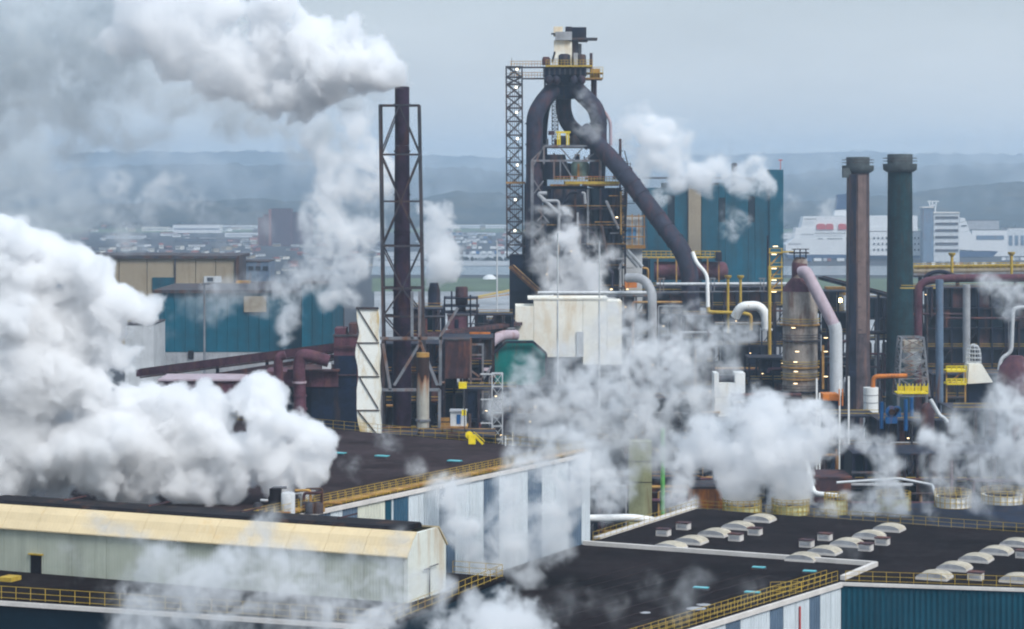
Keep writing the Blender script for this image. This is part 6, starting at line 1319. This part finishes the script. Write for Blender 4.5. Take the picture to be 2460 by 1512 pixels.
P_('steam_wisp', 'broken steam wisps over the middle of the plant below the cream box', 384,
  [(1530, 790, 60), (1580, 850, 70), (1520, 900, 70), (1440, 930, 80), (1350, 950, 70), (1250, 940, 70), (1300, 1000, 80), (1190, 960, 50), (1400, 1010, 80), (1480, 1000, 80), (1560, 950, 70), (1650, 870, 70), (1720, 825, 66), (1780, 800, 50), (1650, 950, 70), (1500, 1080, 90), (1590, 1050, 80), (1600, 1120, 60, 0, .7), (1640, 1190, 40, 0, .7), (1440, 1120, 80), (1680, 760, 50), (1620, 780, 55), (1740, 900, 50, 0, .8), (1480, 740, 50, 0, .7), (1235, 880, 36, 0, .5), (1260, 1050, 70, 0, .8), (1470, 1190, 50, 0, .8), (1700, 1000, 60), (1370, 1070, 80), (1540, 1010, 80), (1540, 1050, 56, -4, .8), (1450, 820, 66, 0, .75), (1480, 760, 56, 0, .7), (1400, 870, 60, 0, .75), (1290, 880, 40, 0, .5), (1340, 890, 50, 0, .8), (1560, 730, 44, 0, .8), (1575, 790, 50, 0, .8)], .24, 'wisp', dens=.30, seed=27, contrast=1.15, thr=-.12, warp=.8, fine=.8, stretch=(1.4, 1, 1.2))
P_('steam_plume', 'dense white twin plume rising from the two cooling towers', 352,
  [(1783, 1212, 44, 0), (1783, 1190, 45, 0), (1784, 1165, 48, 0), (1785, 1140, 54, 0), (1790, 1095, 60), (1899, 1210, 43, 0), (1898, 1190, 44, 0), (1898, 1165, 47, 0), (1895, 1130, 56, 0), (1880, 1085, 64), (1800, 1040, 55), (1850, 1005, 42), (1740, 1065, 58), (1690, 1080, 46), (1650, 1075, 32), (1935, 1065, 54), (1820, 978, 28), (1840, 1060, 70), (1700, 1050, 36), (1730, 1110, 40), (1840, 1110, 55), (1775, 1000, 36)], .2, dens=.8, amp=.34, edge=1.4, seed=30, kk=.14)
P_('steam_trail', 'lighter steam curling right from the cooling tower plume', 350,
  [(1970, 1040, 55), (2010, 1060, 50), (2060, 1035, 55), (2110, 1065, 55), (2150, 1115, 50), (2130, 1170, 50), (2030, 1190, 36), (2080, 1215, 50), (2150, 1220, 50), (1640, 1120, 55), (1615, 1180, 44), (1600, 1100, 50), (1860, 960, 50), (1780, 980, 55), (1930, 1000, 60), (1680, 1020, 55), (1840, 960, 45), (1990, 1215, 40), (1650, 1200, 50), (1980, 990, 44)], .2, 'wisp', dens=.5, seed=33, contrast=.95, thr=-.2, warp=.7, fine=.78)
P_('steam_drift', 'drifting steam over the cooling towers at the right edge', 340,
  [(2400, 960, 70), (2350, 1050, 80), (2430, 1040, 74), (2300, 1110, 70), (2400, 1130, 74), (2250, 1150, 60), (2450, 1170, 65), (2350, 1190, 60, 0, .8), (2210, 1215, 50, 0, .8), (2240, 1060, 50), (2480, 930, 70), (2300, 990, 50, 0, .7), (2200, 1000, 40, 0, .6), (2450, 1090, 70)], .22, 'wisp', dens=.36, seed=36, contrast=1.05, thr=-.12, warp=.8, fine=.78)
P_('steam_veil', 'thin steam veil in front of the cream shed wall', 172,
  [(280, 1280, 70, 0, .8), (380, 1340, 90), (480, 1390, 100), (600, 1360, 90), (700, 1400, 105), (820, 1380, 100), (900, 1420, 100), (560, 1450, 100), (400, 1440, 90), (310, 1430, 80), (950, 1350, 70), (650, 1300, 70, 0, .8), (450, 1510, 100), (740, 1500, 110), (970, 1480, 90), (870, 1310, 66, 0, .7), (560, 1530, 100), (880, 1530, 90), (330, 1530, 90), (200, 1370, 60, 0, .6), (1030, 1430, 60)], .12, 'wisp', dens=.46, seed=39, contrast=.9, thr=-.22, warp=.8, fine=.8)
P_('steam_cloud', 'dense white steam mound at the bottom edge below the shed corner', 180,
  [(1180, 1500, 75), (1105, 1490, 56), (1250, 1508, 62), (1140, 1450, 38), (1205, 1452, 42), (1300, 1520, 40), (1055, 1500, 38), (1180, 1570, 95), (1080, 1570, 66), (1290, 1570, 55)], .13, dens=1.0, amp=.3, edge=1.0, seed=42)
P_('steam_veil', 'thin steam veil before the pale and blue striped wall', 258,
  [(1100, 1180, 70), (1150, 1270, 75), (1240, 1200, 75), (1300, 1130, 70), (1350, 1210, 80), (1250, 1310, 70), (1170, 1350, 70), (1330, 1300, 75), (1400, 1150, 70), (1390, 1060, 60), (1330, 1050, 66), (1450, 1230, 60), (1280, 1370, 60), (1180, 1420, 60), (1010, 1110, 50, 0, .6), (850, 1140, 44, 0, .7), (940, 1060, 50, 0, .5), (1430, 1110, 70), (1480, 1170, 60), (1230, 1110, 60, 0, .7)], .18, 'wisp', dens=.55, seed=45, contrast=1.0, thr=-.18, warp=.8, fine=.8)
P_('steam_wisp', 'barely visible steam wisps over the front black roof', 225,
  [(1460, 1440, 70), (1560, 1400, 60), (1700, 1400, 70), (1650, 1450, 70), (1380, 1430, 60), (1820, 1430, 60, 0, .8), (2050, 1290, 60, 0, .8), (1340, 1480, 60)], .2, 'wisp', dens=.09, seed=48, contrast=1.1, thr=-.1, warp=.9, fine=.8)
P_('smog_bank', 'grey brown smog bank on the left in front of the hills', 640,
  [(40, 330, 130), (90, 440, 130), (-20, 250, 120), (20, 520, 130), (120, 540, 100), (-40, 420, 130), (200, 500, 76), (180, 400, 60, 0, .7), (280, 560, 80, 0, .7), (60, 600, 120), (130, 300, 80, 0, .6)], .8, 'wisp', dens=.10, seed=51, contrast=.5, thr=-.35, m=SMOG, warp=.4)
P_('steam_wisp', 'wispy steam before the teal hall and hills on the left', 610,
  [(300, 520, 76), (380, 470, 76), (420, 430, 60, 0, .7), (250, 440, 60), (460, 500, 60, 0, .8), (350, 560, 66, 0, .8), (450, 725, 60), (540, 720, 66), (590, 690, 60), (400, 830, 50), (640, 760, 54), (500, 760, 60, 0, .8), (520, 560, 70, 0, .6), (600, 540, 60, 0, .5)], .45, 'wisp', dens=.11, seed=54, contrast=1.05, thr=-.08, warp=1.0, fine=.8)
P_('steam_wisp', 'faint steam patch on the dark frame at the right edge', 505, [(2400, 700, 46), (2430, 740, 50), (2380, 680, 40), (2450, 700, 50)], .3, 'wisp', dens=.25, seed=57, contrast=.8, thr=-.1, warp=.5)
P_('steam_wisp', 'faint blue grey smoke below the furnace head', 606, [(1410, 270, 40), (1425, 310, 40), (1390, 300, 32), (1400, 230, 32, 0, .8)], .3, 'wisp', dens=.14, seed=60, contrast=.6, thr=-.15, warp=.5)
P_('mist_bank', 'pale low cloud softening the far wooded hills', 5300,
  [(x, 405 + 22 * math.sin(x * .013), 92, 0, .85) for x in range(-150, 2700, 105)] + [(x, 372 + 14 * math.sin(x * .009 + 1), 70, 300, .7) for x in range(900, 2650, 120)], 11.0, 'wisp', dens=.0052, seed=70, contrast=.55, thr=-.3, warp=.5, stretch=(2.2, 1, .6))
P_('mist_bank', 'thin low mist patches over the wooded ground behind the town', 3780,
  [(x, 485 + 14 * math.sin(x * .021), 40, 0, .8) for x in range(-100, 2600, 72)], 6.0, 'wisp', dens=.004, seed=72, contrast=.9, thr=-.15, warp=.6, stretch=(2.5, 1, .6))
